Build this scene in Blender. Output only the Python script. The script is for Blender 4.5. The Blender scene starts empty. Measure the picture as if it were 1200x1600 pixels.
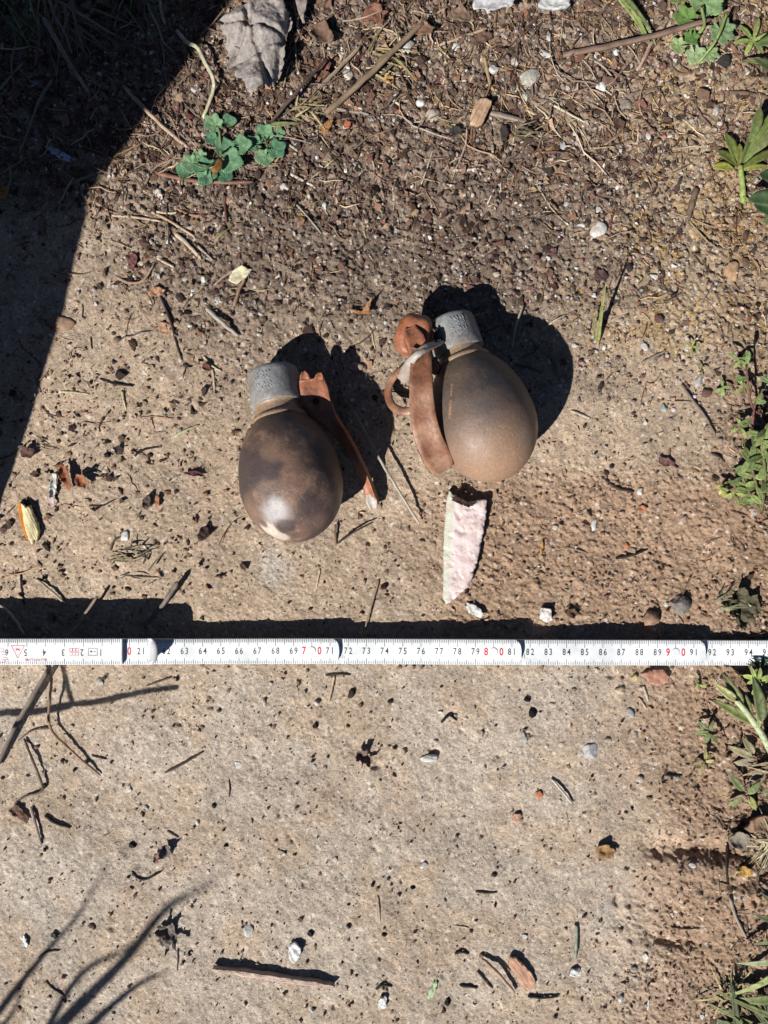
import bpy, bmesh, math, random, mathutils
import numpy as np
from mathutils import Vector, Matrix, Quaternion

random.seed(7)
RNG = np.random.default_rng(11)
scene = bpy.context.scene
COL = scene.collection

# ------------------------------------------------------------------ camera, sky, sun, exposure
D = 0.433                      # camera height above the soil
PPM = 2770.0                   # photograph pixels per metre at soil level
cam_d = bpy.data.cameras.new('camera')
cam_d.sensor_fit = 'VERTICAL'
cam_d.sensor_height = 24.0
cam_d.sensor_width = 18.0
cam_d.lens = 24.0 * D / (1600.0 / PPM)
cam_d.clip_start = 0.01
cam_d.clip_end = 500
cam = bpy.data.objects.new('camera', cam_d)
COL.objects.link(cam)
cam.location = (0, 0, D)
cam.rotation_euler = (0, 0, 0)
scene.camera = cam

SUN_EL = math.radians(41)
SH = Vector((0.647, 0.762))    # horizontal direction in which shadows fall
world = bpy.data.worlds.new('World')
scene.world = world
world.use_nodes = True
wt = world.node_tree
sky = wt.nodes.new('ShaderNodeTexSky')
sky.sky_type = 'NISHITA'
sky.sun_disc = False
sky.sun_elevation = SUN_EL
sky.air_density = 0.45
sky.dust_density = 0.2
sky.ozone_density = 2.0
sky.sun_rotation = math.atan2(-SH.x, -SH.y)
wt.nodes['Background'].inputs['Strength'].default_value = 0.05
wt.links.new(sky.outputs[0], wt.nodes['Background'].inputs['Color'])

sun_d = bpy.data.lights.new('sun', 'SUN')
sun_d.energy = 5.0
sun_d.angle = math.radians(0.53)
sun_d.color = (1.0, 0.974, 0.932)
sun = bpy.data.objects.new('sun', sun_d)
COL.objects.link(sun)
L = Vector((SH.x * math.cos(SUN_EL), SH.y * math.cos(SUN_EL), -math.sin(SUN_EL)))
sun.rotation_euler = L.to_track_quat('-Z', 'Y').to_euler()
sun.location = (-1, -1, 2)

scene.view_settings.view_transform = 'Standard'
scene.view_settings.look = 'None'
scene.view_settings.exposure = 0.5
scene.view_settings.gamma = 1.0
scene.view_settings.use_curve_mapping = False
scene.cycles.max_bounces = 4
scene.cycles.diffuse_bounces = 1

# ------------------------------------------------------------------ helpers: mapping and noise
def at(u, v, h=0.0):
    """photograph pixel seen at height h above z=0 -> world point"""
    s = (D - h) / D / PPM
    return Vector(((u - 600) * s, (800 - v) * s, h))

def lin(c):
    c = np.asarray(c, float) / 255.0
    return np.where(c <= 0.04045, c / 12.92, ((c + 0.055) / 1.055) ** 2.4)

def C(r, g, b):
    """sunlit look of a surface -> its base colour"""
    return tuple(np.clip(lin((r, g, b)) / 1.30, 0, 0.85))

_T = {}
def vn(x, y, seed):
    if seed not in _T:
        _T[seed] = np.random.default_rng(1000 + seed).random((256, 256))
    T = _T[seed]
    x = np.asarray(x, float); y = np.asarray(y, float)
    xi = np.floor(x).astype(int); yi = np.floor(y).astype(int)
    fx = x - xi; fy = y - yi
    fx = fx * fx * (3 - 2 * fx); fy = fy * fy * (3 - 2 * fy)
    x0 = xi & 255; x1 = (xi + 1) & 255; y0 = yi & 255; y1 = (yi + 1) & 255
    return (T[x0, y0] * (1 - fx) + T[x1, y0] * fx) * (1 - fy) + (T[x0, y1] * (1 - fx) + T[x1, y1] * fx) * fy

def fbm(x, y, seed, n=4):
    s = 0; a = 1; t = 0
    x = np.asarray(x, float); y = np.asarray(y, float)
    for i in range(n):
        c, d = math.cos(.7 + 1.9 * i + seed), math.sin(.7 + 1.9 * i + seed)
        s = s + a * vn((x * c - y * d) * 2 ** i + 31 * i, (x * d + y * c) * 2 ** i + 17 * i, seed + i); t += a; a *= 0.55
    return s / t

def ss(a, b, x):
    t = np.clip((np.asarray(x, float) - a) / (b - a), 0, 1)
    return t * t * (3 - 2 * t)

# soil zones, in photograph pixels at soil level
def zone_humus(u, v):
    n = (fbm(u / 150, v / 150, 3) - .5) * 260
    n2 = (fbm(u / 110, v / 110, 9) - .5) * 180
    return ss(740, 360, v + n) * np.maximum(ss(90, 330, u + n2 + (300 - v) * 0.25), .9 * ss(400, 250, v + n2 * .5)) * (1 - 0.62 * ss(900, 1080, u + n2))

def zone_low(u, v):
    n = (fbm(u / 160, v / 160, 15) - .5) * 160
    return ss(960, 1080, v + n) * (1 - ss(900, 1120, u + n - (v - 1300) * .12))

def zone_ochre(u, v):
    n = (fbm(u / 90, v / 90, 21) - .5) * 240
    return ss(840, 1010, u + n) * ss(640, 470, v + n)

def zone_crumb(u, v):
    n = (fbm(u / 120, v / 120, 27) - .5) * 260
    return np.maximum(ss(900, 1090, u + n) * ss(900, 1050, v), ss(600, 760, u + n) * ss(700, 780, v) * ss(1010, 960, v))

def zone_edge(u, v):
    n = (fbm(u / 90, v / 90, 33) - .5) * 120
    return ss(1080, 1190, u + n)

# ------------------------------------------------------------------ mesh helpers
def mesh_np(name, verts, faces, col=None, smooth=True):
    verts = np.asarray(verts, np.float32); faces = np.asarray(faces, np.int32)
    k = faces.shape[1]; nf = len(faces)
    me = bpy.data.meshes.new(name)
    me.vertices.add(len(verts)); me.vertices.foreach_set('co', verts.ravel())
    me.loops.add(nf * k); me.loops.foreach_set('vertex_index', faces.ravel())
    me.polygons.add(nf)
    me.polygons.foreach_set('loop_start', np.arange(0, nf * k, k, dtype=np.int32))
    me.polygons.foreach_set('loop_total', np.full(nf, k, np.int32))
    me.polygons.foreach_set('use_smooth', np.full(nf, smooth, bool))
    me.update(calc_edges=True)
    if col is not None:
        a = me.color_attributes.new('Col', 'FLOAT_COLOR', 'POINT')
        cc = np.ones((len(verts), 4), np.float32); cc[:, :3] = col
        a.data.foreach_set('color', cc.ravel())
    return me

def mesh_py(name, verts, faces, smooth=True):
    me = bpy.data.meshes.new(name)
    me.from_pydata([tuple(v) for v in verts], [], [tuple(f) for f in faces])
    if smooth:
        me.polygons.foreach_set('use_smooth', [True] * len(me.polygons))
    me.update()
    return me

def link(name, me, mat, parent=None, loc=(0, 0, 0), color=None):
    if mat is not None and not me.materials:
        me.materials.append(mat)
    o = bpy.data.objects.new(name, me)
    COL.objects.link(o)
    o.location = loc
    if color is not None:
        o.color = (*color, 1)
    if parent is not None:
        o.parent = parent
    return o

def tag(o, label=None, cat=None, group=None, kind=None):
    if label: o['label'] = label
    if cat: o['category'] = cat
    if group: o['group'] = group
    if kind: o['kind'] = kind
    return o

def empty(name, loc, label, cat, group=None):
    o = bpy.data.objects.new(name, None)
    o.empty_display_size = 0.01
    COL.objects.link(o)
    o.location = loc
    return tag(o, label, cat, group)

# ------------------------------------------------------------------ materials
def new_mat(name):
    m = bpy.data.materials.new(name); m.use_nodes = True
    nt = m.node_tree
    return m, nt, nt.nodes['Principled BSDF']

def N(nt, t, **kw):
    n = nt.nodes.new(t)
    for k, v in kw.items():
        if k.startswith('i_'):
            n.inputs[k[2:].replace('_', ' ')].default_value = v
        else:
            setattr(n, k, v)
    return n

def mathn(nt, op, a, b):
    n = nt.nodes.new('ShaderNodeMath'); n.operation = op
    for i, x in enumerate((a, b)):
        if isinstance(x, (int, float)): n.inputs[i].default_value = x
        else: nt.links.new(x, n.inputs[i])
    return n.outputs[0]

def mixc(nt, fac, a, b, blend='MIX'):
    n = nt.nodes.new('ShaderNodeMix'); n.data_type = 'RGBA'; n.blend_type = blend
    for s, x in ((0, fac), (6, a), (7, b)):
        if isinstance(x, (int, float)): n.inputs[s].default_value = x
        elif isinstance(x, tuple): n.inputs[s].default_value = (*x[:3], 1)
        else: nt.links.new(x, n.inputs[s])
    return n.outputs[2]

def ramp(nt, x, a, b, lo=0.0, hi=1.0):
    n = nt.nodes.new('ShaderNodeMapRange'); n.clamp = True
    n.inputs[1].default_value = a; n.inputs[2].default_value = b
    n.inputs[3].default_value = lo; n.inputs[4].default_value = hi
    nt.links.new(x, n.inputs[0])
    return n.outputs[0]

def noise(nt, scale, detail=3, rough=0.6, vec=None):
    n = N(nt, 'ShaderNodeTexNoise'); n.inputs['Scale'].default_value = scale
    n.inputs['Detail'].default_value = detail; n.inputs['Roughness'].default_value = rough
    if vec is None:
        tc = N(nt, 'ShaderNodeTexCoord'); vec = tc.outputs['Object']
    nt.links.new(vec, n.inputs['Vector'])
    return n.outputs['Fac']

def bump(nt, bsdf, h, strength, dist):
    b = N(nt, 'ShaderNodeBump'); b.inputs['Strength'].default_value = strength
    b.inputs['Distance'].default_value = dist
    nt.links.new(h, b.inputs['Height']); nt.links.new(b.outputs[0], bsdf.inputs['Normal'])

def tint_mat(name, source, rough=0.85, sc=500, lo=0.6, hi=1.35, bs=0.5, bd=0.0006, sc2=90, spec=0.2, dark=None, transl=0, vec=None):
    """base colour from the object colour ('obj') or the 'Col' attribute, broken up by two noises"""
    m, nt, b = new_mat(name)
    if source == 'obj':
        c = N(nt, 'ShaderNodeObjectInfo').outputs['Color']
    elif source == 'stick':
        c = mixc(nt, 1.0, N(nt, 'ShaderNodeObjectInfo').outputs['Color'], N(nt, 'ShaderNodeVertexColor', layer_name='Col').outputs['Color'], 'MULTIPLY')
    elif source == 'col':
        c = N(nt, 'ShaderNodeVertexColor', layer_name='Col').outputs['Color']
    else:
        r = N(nt, 'ShaderNodeRGB'); r.outputs[0].default_value = (*source, 1); c = r.outputs[0]
    n1 = noise(nt, sc, 4, 0.65); n2 = noise(nt, sc2, 3, 0.6)
    f = mathn(nt, 'MULTIPLY', ramp(nt, n1, 0.3, 0.7, lo, hi), ramp(nt, n2, 0.3, 0.7, 0.8, 1.15))
    sc_ = N(nt, 'ShaderNodeCombineColor')
    for i in range(3): nt.links.new(f, sc_.inputs[i])
    c = mixc(nt, 1.0, c, sc_.outputs[0], 'MULTIPLY')
    if dark:
        c = mixc(nt, ramp(nt, noise(nt, dark[1], 2, 0.5), dark[2], dark[2] + .06), c, dark[0])
    nt.links.new(c, b.inputs['Base Color'])
    b.inputs['Roughness'].default_value = rough
    b.inputs['Specular IOR Level'].default_value = spec
    bump(nt, b, n1, bs, bd)
    if transl:
        t = N(nt, 'ShaderNodeBsdfTranslucent'); nt.links.new(c, t.inputs[0])
        ms = N(nt, 'ShaderNodeMixShader'); ms.inputs[0].default_value = transl
        nt.links.new(b.outputs[0], ms.inputs[1]); nt.links.new(t.outputs[0], ms.inputs[2])
        nt.links.new(ms.outputs[0], nt.nodes['Material Output'].inputs[0])
    return m

MAT_STONE = tint_mat('stone', 'obj', 0.8, 700, 0.72, 1.25, 0.6, 0.0005, 250)
MAT_WOOD = tint_mat('dry_wood', 'obj', 0.8, 900, 0.6, 1.3, 0.6, 0.0004, 150)
MAT_STICK = tint_mat('dry_stem', 'stick', 0.8, 1300, 0.75, 1.2, 0.5, 0.0003, 130)
MAT_LEAF = tint_mat('green_leaf', 'obj', 0.6, 420, 0.66, 1.25, 0.5, 0.0005, 110, 0.3, transl=0.25, dark=((.13, .10, .07), 520, .66))
MAT_DRYLEAF = tint_mat('dead_leaf', 'obj', 0.8, 420, 0.6, 1.3, 0.6, 0.0006, 90)
MAT_GRAIN = tint_mat('grains', 'col', 0.85, 900, 0.75, 1.2, 0.4, 0.0003, 200)
MAT_LITTER = tint_mat('litter', 'col', 0.85, 900, 0.7, 1.25, 0.4, 0.0003, 200)

# soil: zone colour with sandy grains
def soil_mat():
    m, nt, b = new_mat('soil')
    c = N(nt, 'ShaderNodeVertexColor', layer_name='Col').outputs['Color']
    tc = N(nt, 'ShaderNodeTexCoord').outputs['Object']
    vo = N(nt, 'ShaderNodeTexVoronoi'); vo.inputs['Scale'].default_value = 1400
    nt.links.new(tc, vo.inputs['Vector'])
    sep = N(nt, 'ShaderNodeSeparateColor'); nt.links.new(vo.outputs['Color'], sep.inputs[0])
    vo2 = N(nt, 'ShaderNodeTexVoronoi'); vo2.inputs['Scale'].default_value = 620
    nt.links.new(tc, vo2.inputs['Vector'])
    sep2 = N(nt, 'ShaderNodeSeparateColor'); nt.links.new(vo2.outputs['Color'], sep2.inputs[0])
    n1 = noise(nt, 700, 4, 0.7, tc)
    n2 = noise(nt, 160, 4, 0.65, tc)
    g = ramp(nt, sep.outputs[0], 0, 1, 0.76, 1.22)
    f = mathn(nt, 'MULTIPLY', g, ramp(nt, n1, 0.3, 0.7, 0.72, 1.25))
    f = mathn(nt, 'MULTIPLY', f, ramp(nt, n2, 0.3, 0.7, 0.82, 1.16))
    cc = N(nt, 'ShaderNodeCombineColor')
    for i in range(3): nt.links.new(f, cc.inputs[i])
    c = mixc(nt, 1.0, c, cc.outputs[0], 'MULTIPLY')
    c = mixc(nt, ramp(nt, sep2.outputs[1], 0.972, 0.977, 0, 0.5), c, (0.62, 0.57, 0.5))     # pale quartz grains
    c = mixc(nt, ramp(nt, sep2.outputs[2], 0.982, 0.987, 0, 0.55), c, (0.05, 0.04, 0.033))    # dark organic grains
    nt.links.new(c, b.inputs['Base Color'])
    b.inputs['Roughness'].default_value = 0.95
    b.inputs['Specular IOR Level'].default_value = 0.1
    h = mathn(nt, 'ADD', n1, mathn(nt, 'MULTIPLY', vo.outputs['Distance'], 0.5))
    bump(nt, b, h, 0.6, 0.0007)
    return m
MAT_SOIL = soil_mat()

# ------------------------------------------------------------------ ground: one sheet, fine where the camera looks
def axis(lo, hi, step):
    a = list(np.arange(lo, hi + step, step))
    s = step; x = a[-1]; out = []
    while x < 110000:
        s *= 1.17; x += s; out.append(x)
    s = step; x = a[0]; inn = []
    while x > -110000:
        s *= 1.17; x -= s; inn.append(x)
    return np.array(inn[::-1] + a + out)

GU = axis(-80, 1280, 2.0)
GV = axis(-80, 1680, 2.0)
UU, VV = np.meshgrid(GU, GV, indexing='xy')

def soil_height(u, v):
    X = u / 27.7; Y = v / 27.7
    hu = zone_humus(u, v); cr = zone_crumb(u, v); oc = zone_ochre(u, v); ed = zone_edge(u, v)
    h = (fbm(X / 6, Y / 6, 41, 3) - .5) * 5.0
    h = h + (fbm(X / 1.4, Y / 1.4, 45, 3) - .5) * 1.6
    fine = (fbm(X * 3, Y * 3, 51, 2) - .5) * 0.6 + (vn(X * 8.6 + Y * 2, Y * 8.6 - X * 2, 52) - .5) * 0.5
    rough = (fbm(X * 1.3, Y * 1.3, 53, 2) - .5) * 3.0 + (1 - abs(fbm(X * 2.6, Y * 2.6, 54, 2) - .5) * 4) * 0.9 + (vn(X * 6 + Y * 2, Y * 6 - X * 2, 55) - .5) * 2.2
    crumb = (fbm(X * 1.5, Y * 2.6, 56, 2) - .5) * 1.6 + (np.maximum(fbm(X * 5.0, Y * 8.0, 57, 2), .5) - .5) * 5.0 + (vn(X * 9 - Y * 3, Y * 10 + X * 2, 58) - .5) * 1.2
    h = h + fine * (1 - .4 * hu) + rough * np.clip(hu + .35 * oc + .6 * ed, 0, 1) + .62 * crumb * np.clip(cr + .35 * ss(650, 760, v) * ss(1010, 960, v) + .25 * oc, 0, 1)
    # sunken broken edges in the soil on the right
    def groove(u0, u1, v0, slope, wid, dep):
        line = v0 + (u - u0) * slope + (vn(u / 22, v / 40, 61) - .5) * 26
        return -dep * (.35 + 1.3 * fbm(u / 8, v / 8, 64, 2)) * np.exp(-((v - line) / wid) ** 2) * ss(u0, u0 + 40, u) * ss(u1 + 30, u1, u)
    h = h + groove(990, 1185, 1316, 0.14, 17, 3.6) + groove(985, 1080, 1468, 0.06, 7, 3.0) + groove(1120, 1250, 1380, -.05, 10, 4.0) + 3.0 * ss(1000, 1090, u) * ss(1330, 1350, v) * ss(1480, 1380, v) + 3.0 * ss(960, 1060, u) * ss(1180, 1260, v) * ss(1330, 1290, v)
    h = h + ss(1100, 1400, u) * 5.0
    far = ss(1500, 9000, np.hypot(u - 600, v - 800))
    return h * (1 - far) + far * (fbm(u / 5000, v / 5000, 71, 4) - .5) * 220

HZ = soil_height(UU, VV)
# small pits left by drops and insects
pr = np.random.default_rng(5)
for k in range(110):
    pu, pv = pr.uniform(0, 1200), pr.uniform(600, 1600)
    r = pr.uniform(2.0, 3.6) if k % 9 else pr.uniform(4, 6.5)
    i0 = np.searchsorted(GU, pu - 3 * r); i1 = np.searchsorted(GU, pu + 3 * r)
    j0 = np.searchsorted(GV, pv - 3 * r); j1 = np.searchsorted(GV, pv + 3 * r)
    su = UU[j0:j1, i0:i1]; sv = VV[j0:j1, i0:i1]
    wob = 1 + (vn(su / r * .8 + k, sv / r * .8, 63) - .5) * 1.6
    d2 = ((su - pu) ** 2 * pr.uniform(.6, 1.3) + (sv - pv) ** 2 * pr.uniform(.6, 1.3)) / r ** 2 * wob
    HZ[j0:j1, i0:i1] += -np.exp(-d2 * d2) * r * 0.5 * pr.uniform(.5, 1)
# raised soil crumbs
for k in range(1500):
    pu, pv = pr.uniform(-40, 1240), pr.uniform(420, 1640)
    zc = float(zone_crumb(np.array(pu), np.array(pv)))
    if pr.random() > 0.08 + 0.25 * zc: continue
    r = pr.uniform(2.0, 4.5) * (1 + .5 * zc)
    i0 = np.searchsorted(GU, pu - 2.2 * r); i1 = np.searchsorted(GU, pu + 2.2 * r)
    j0 = np.searchsorted(GV, pv - 2.2 * r); j1 = np.searchsorted(GV, pv + 2.2 * r)
    d2 = ((UU[j0:j1, i0:i1] - pu) ** 2 + (VV[j0:j1, i0:i1] - pv) ** 2) / r ** 2
    HZ[j0:j1, i0:i1] += np.exp(-d2 * d2) * r * 0.3 * pr.uniform(.5, 1)

HZ = HZ / 1000.0

def gz(u, v):
    """soil height in metres at soil-level photograph pixels"""
    u = np.clip(np.asarray(u, float), GU[1], GU[-2]); v = np.clip(np.asarray(v, float), GV[1], GV[-2])
    i = np.clip(np.searchsorted(GU, u) - 1, 0, len(GU) - 2); j = np.clip(np.searchsorted(GV, v) - 1, 0, len(GV) - 2)
    fu = (u - GU[i]) / (GU[i + 1] - GU[i]); fv = (v - GV[j]) / (GV[j + 1] - GV[j])
    return (HZ[j, i] * (1 - fu) + HZ[j, i + 1] * fu) * (1 - fv) + (HZ[j + 1, i] * (1 - fu) + HZ[j + 1, i + 1] * fu) * fv

def soil_colour(u, v):
    hu = zone_humus(u, v)[..., None]; lo = zone_low(u, v)[..., None]; oc = zone_ochre(u, v)[..., None]
    cr = zone_crumb(u, v)[..., None]; ed = zone_edge(u, v)[..., None]
    def A(*c): return np.array(C(*c))
    c = np.zeros(u.shape + (3,)) + A(188, 164, 142)
    t = fbm(u / 70, v / 70, 81, 4)[..., None]
    c = c * (1 - ss(.45, .7, t) * .5) + A(180, 158, 140) * ss(.45, .7, t) * .5
    c = c * (1 - cr) + A(174, 144, 121) * cr
    sand = A(189, 172, 157) * (1 - ss(.42, .68, t)) + A(188, 166, 146) * ss(.42, .68, t)
    c = c * (1 - lo) + sand * lo
    t2 = fbm(u / 35, v / 35, 91, 4)[..., None]
    och = A(184, 160, 132) * (1 - ss(.5, .72, t2)) + A(176, 144, 92) * ss(.5, .72, t2)
    c = c * (1 - .85 * oc) + och * .85 * oc
    hum = A(118, 101, 91) * (1 - ss(.4, .65, t2)) + A(150, 129, 114) * ss(.4, .65, t2)
    c = c * (1 - .92 * hu) + hum * .92 * hu
    c = c * (1 - .5 * ed) + A(132, 106, 84) * .5 * ed
    rr_ = (ss(930, 1060, u + (fbm(u / 120, v / 120, 97) - .5) * 200) * ss(1040, 1120, v))[..., None]
    c = c * (1 - .5 * rr_) + A(170, 142, 120) * .5 * rr_
    t4 = fbm(u / 28, v / 28, 99, 3)[..., None]; t5 = fbm(u / 95, v / 95, 119, 4)[..., None]
    c = c * (0.88 + 0.2 * t4) * (0.95 + 0.1 * ss(.35, .65, t5))
    t3 = fbm(u / 14, v / 14, 95, 3)[..., None]
    c = c * (0.84 + 0.32 * t3)
    # pale ash smudges
    for (su, sv, r, k) in ((427, 888, 26, .55), (595, 690, 0.1, 0), (950, 1430, 22, .3), (70, 1400, 60, .25), (922, 1172, 20, .35)):
        d = np.hypot(u - su, (v - sv) * .8)[..., None] / r
        c = c * (1 - k * np.exp(-d * d)) + A(196, 190, 184) * k * np.exp(-d * d)
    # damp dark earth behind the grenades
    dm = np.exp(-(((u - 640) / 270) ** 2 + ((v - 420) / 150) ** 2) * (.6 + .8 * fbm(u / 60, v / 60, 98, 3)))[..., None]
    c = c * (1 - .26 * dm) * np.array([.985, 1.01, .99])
    return np.clip(c, 0.01, 0.8)

gcol = soil_colour(UU, VV).reshape(-1, 3)
gv_ = np.stack([(UU - 600) / PPM, (800 - VV) / PPM, HZ], -1).reshape(-1, 3)
nu, nv_ = len(GU), len(GV)
ii, jj = np.meshgrid(np.arange(nu - 1), np.arange(nv_ - 1), indexing='xy')
a_ = (jj * nu + ii).ravel()
gf = np.stack([a_, a_ + nu, a_ + nu + 1, a_ + 1], -1)
ground = link('ground', mesh_np('ground', gv_, gf, gcol), MAT_SOIL)
tag(ground, 'bare sandy earth, dark and littered above, pale and smooth below', kind='structure')

def gp(u, v, h=0.0):
    """point h metres above the soil that shows at pixel (u, v)"""
    z = float(gz(u, v)) + h
    for _ in range(2):
        p = at(u, v, z)
        z = float(gz(600 + p.x * PPM, 800 - p.y * PPM)) + h
    return at(u, v, z)

def wz(x, y):
    return gz(600 + np.asarray(x) * PPM, 800 - np.asarray(y) * PPM)

# ------------------------------------------------------------------ shape builders
def catmull(P, n):
    P = [Vector(p) for p in P]
    if len(P) == 2: P = [P[0], P[0].lerp(P[1], .5), P[1]]
    Q = [P[0] * 2 - P[1]] + P + [P[-1] * 2 - P[-2]]
    out = []
    for i in range(1, len(Q) - 2):
        for k in range(n):
            t = k / n
            a, b, c, d = Q[i - 1], Q[i], Q[i + 1], Q[i + 2]
            out.append(0.5 * ((2 * b) + (c - a) * t + (2 * a - 5 * b + 4 * c - d) * t * t + (3 * b - a - 3 * c + d) * t ** 3))
    out.append(P[-1].copy())
    return out

def tube_mesh(name, pts, radii, sides=8, flat=1.0, rough=0.12, seed=0):
    rr = random.Random(seed)
    n = len(pts); V = []; F = []; K = []
    fac = [1 + rr.uniform(-rough, rough) for _ in range(sides)]          # ribs that run along the stem
    tone = [rr.uniform(.62, 1.25) for _ in range(sides)]
    nodes = {rr.randrange(2, max(3, n - 2)) for _ in range(n // 9)}
    for i, p in enumerate(pts):
        t = (pts[min(i + 1, n - 1)] - pts[max(i - 1, 0)]).normalized()
        s = t.cross(Vector((0, 0, 1)))
        s = s.normalized() if s.length > 1e-4 else Vector((1, 0, 0))
        w = s.cross(t).normalized()
        al = rr.uniform(.86, 1.12) * (.8 if i in nodes else 1)
        for k in range(sides):
            a = 2 * math.pi * k / sides
            r = radii[i] * fac[k] * (1 + rr.uniform(-.04, .04)) * (1.12 if i in nodes else 1)
            q = p + s * math.cos(a) * r + w * math.sin(a) * r * flat
            if i in (0, n - 1): q = q + t * rr.uniform(-1, 1) * radii[i] * 1.2
            V.append(q); g = tone[k] * al
            K.append((g, g * .99, g * .97))
    for i in range(n - 1):
        for k in range(sides):
            k2 = (k + 1) % sides
            F.append((i * sides + k, i * sides + k2, (i + 1) * sides + k2, (i + 1) * sides + k))
    F.append(tuple(range(sides))[::-1]); F.append(tuple((n - 1) * sides + k for k in range(sides)))
    me = mesh_py(name, V, F)
    a = me.color_attributes.new('Col', 'FLOAT_COLOR', 'POINT')
    cc = np.ones((len(V), 4), np.float32); cc[:, :3] = K
    a.data.foreach_set('color', cc.ravel())
    return me

def mute(c, k=.72):
    m = sum(c) / 3
    return tuple(m + (x - m) * k for x in c)

_sd = [100]
def seed():
    _sd[0] += 1
    return _sd[0]

def stick(name, label, cat, P, w, col, w2=None, flat=0.8, group=None, rough=0.14, mat=None, sag=True):
    """P: list of (u, v) or (u, v, mm above soil); w: width in photograph pixels"""
    w = w * (.84 if w < 9 else .95); w2 = w2 * (.84 if w < 9 else .95) if w2 else None
    r = w / 2 / PPM; r2 = (w2 if w2 is not None else w * .7) / 2 / PPM
    span = math.hypot(P[0][0] - P[-1][0], P[0][1] - P[-1][1])
    hk = .8 if span > 60 else .35
    pts = [gp(p[0], p[1], r * flat * .35 + (p[2] * hk / 1000 if len(p) > 2 else 0.0)) for p in P]
    C_ = catmull(pts, 6)
    rs = random.Random(seed())
    jit = r * .12
    for q in C_[1:-1]:
        q += Vector((rs.uniform(-jit, jit), rs.uniform(-jit, jit), rs.uniform(-jit, jit)))
    if sag:
        for q in C_:
            z = float(wz(q.x, q.y)) + r * flat * .15
            q.z = max(q.z, z)
    rad = [(r + (r2 - r) * i / (len(C_) - 1)) * .88 * (0.75 if i in (0, len(C_) - 1) else 1) for i in range(len(C_))]
    c = sum(C_, Vector()) / len(C_); c.z = float(wz(c.x, c.y))
    me = tube_mesh(name, [q - c for q in C_], rad, 8, flat, rough, seed())
    return tag(link(name, me, mat or MAT_STICK, None, c, C(*mute(col))), label, cat, group)

_ico = {}
def ico(sub):
    if sub not in _ico:
        bm = bmesh.new(); bmesh.ops.create_icosphere(bm, subdivisions=sub, radius=1)
        _ico[sub] = (np.array([v.co[:] for v in bm.verts]), np.array([[v.index for v in f.verts] for f in bm.faces]))
        bm.free()
    return _ico[sub]

def stone_mesh(name, a, b, h, rot, s, angular=7):
    rs = np.random.default_rng(s)
    v, f = ico(3); v = v.copy()
    for k in range(angular):
        n = rs.normal(size=3); n /= np.linalg.norm(n); d = rs.uniform(.5, .86)
        t = v @ n - d
        v -= np.outer(np.maximum(t, 0) * .95, n)
    v *= 1 + (vn(v[:, 0] * 2.2 + v[:, 2] * 1.7 + s, v[:, 1] * 2.2 - v[:, 2] + s * .7, 7) - .5)[:, None] * .28
    v /= np.abs(v).max(0)
    v[:, 2] = np.where(v[:, 2] < -.5, -.5, v[:, 2])
    v = v * np.array([a, b, h])
    c, s_ = math.cos(rot), math.sin(rot)
    v = np.stack([v[:, 0] * c - v[:, 1] * s_, v[:, 0] * s_ + v[:, 1] * c, v[:, 2]], -1)
    return mesh_np(name, v, f, smooth=False if angular > 8 else True)

def stone(u, v, w, h, col, label, z=None, rot=0, name='pebble', cat='pebble', group=None, ang=7, mat=None):
    """w, h in photograph pixels"""
    zz = (z if z is not None else min(w, h) * .62) / PPM
    p = gp(u, v, zz * .12)
    me = stone_mesh(name, w / 2 / PPM, h / 2 / PPM, zz * .62, math.radians(rot), seed(), ang)
    return tag(link(name, me, mat or MAT_STONE, None, p, tuple(x * .82 for x in C(*col))), label, cat, group)

def resample(pts, n):
    P = [Vector((p[0], p[1])) for p in pts]; P.append(P[0])
    seg = [(P[i + 1] - P[i]).length for i in range(len(P) - 1)]; T = sum(seg); out = []
    for k in range(n):
        d = T * k / n; i = 0
        while d > seg[i] and i < len(seg) - 1: d -= seg[i]; i += 1
        out.append(P[i].lerp(P[i + 1], d / seg[i] if seg[i] else 0))
    return out

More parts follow.
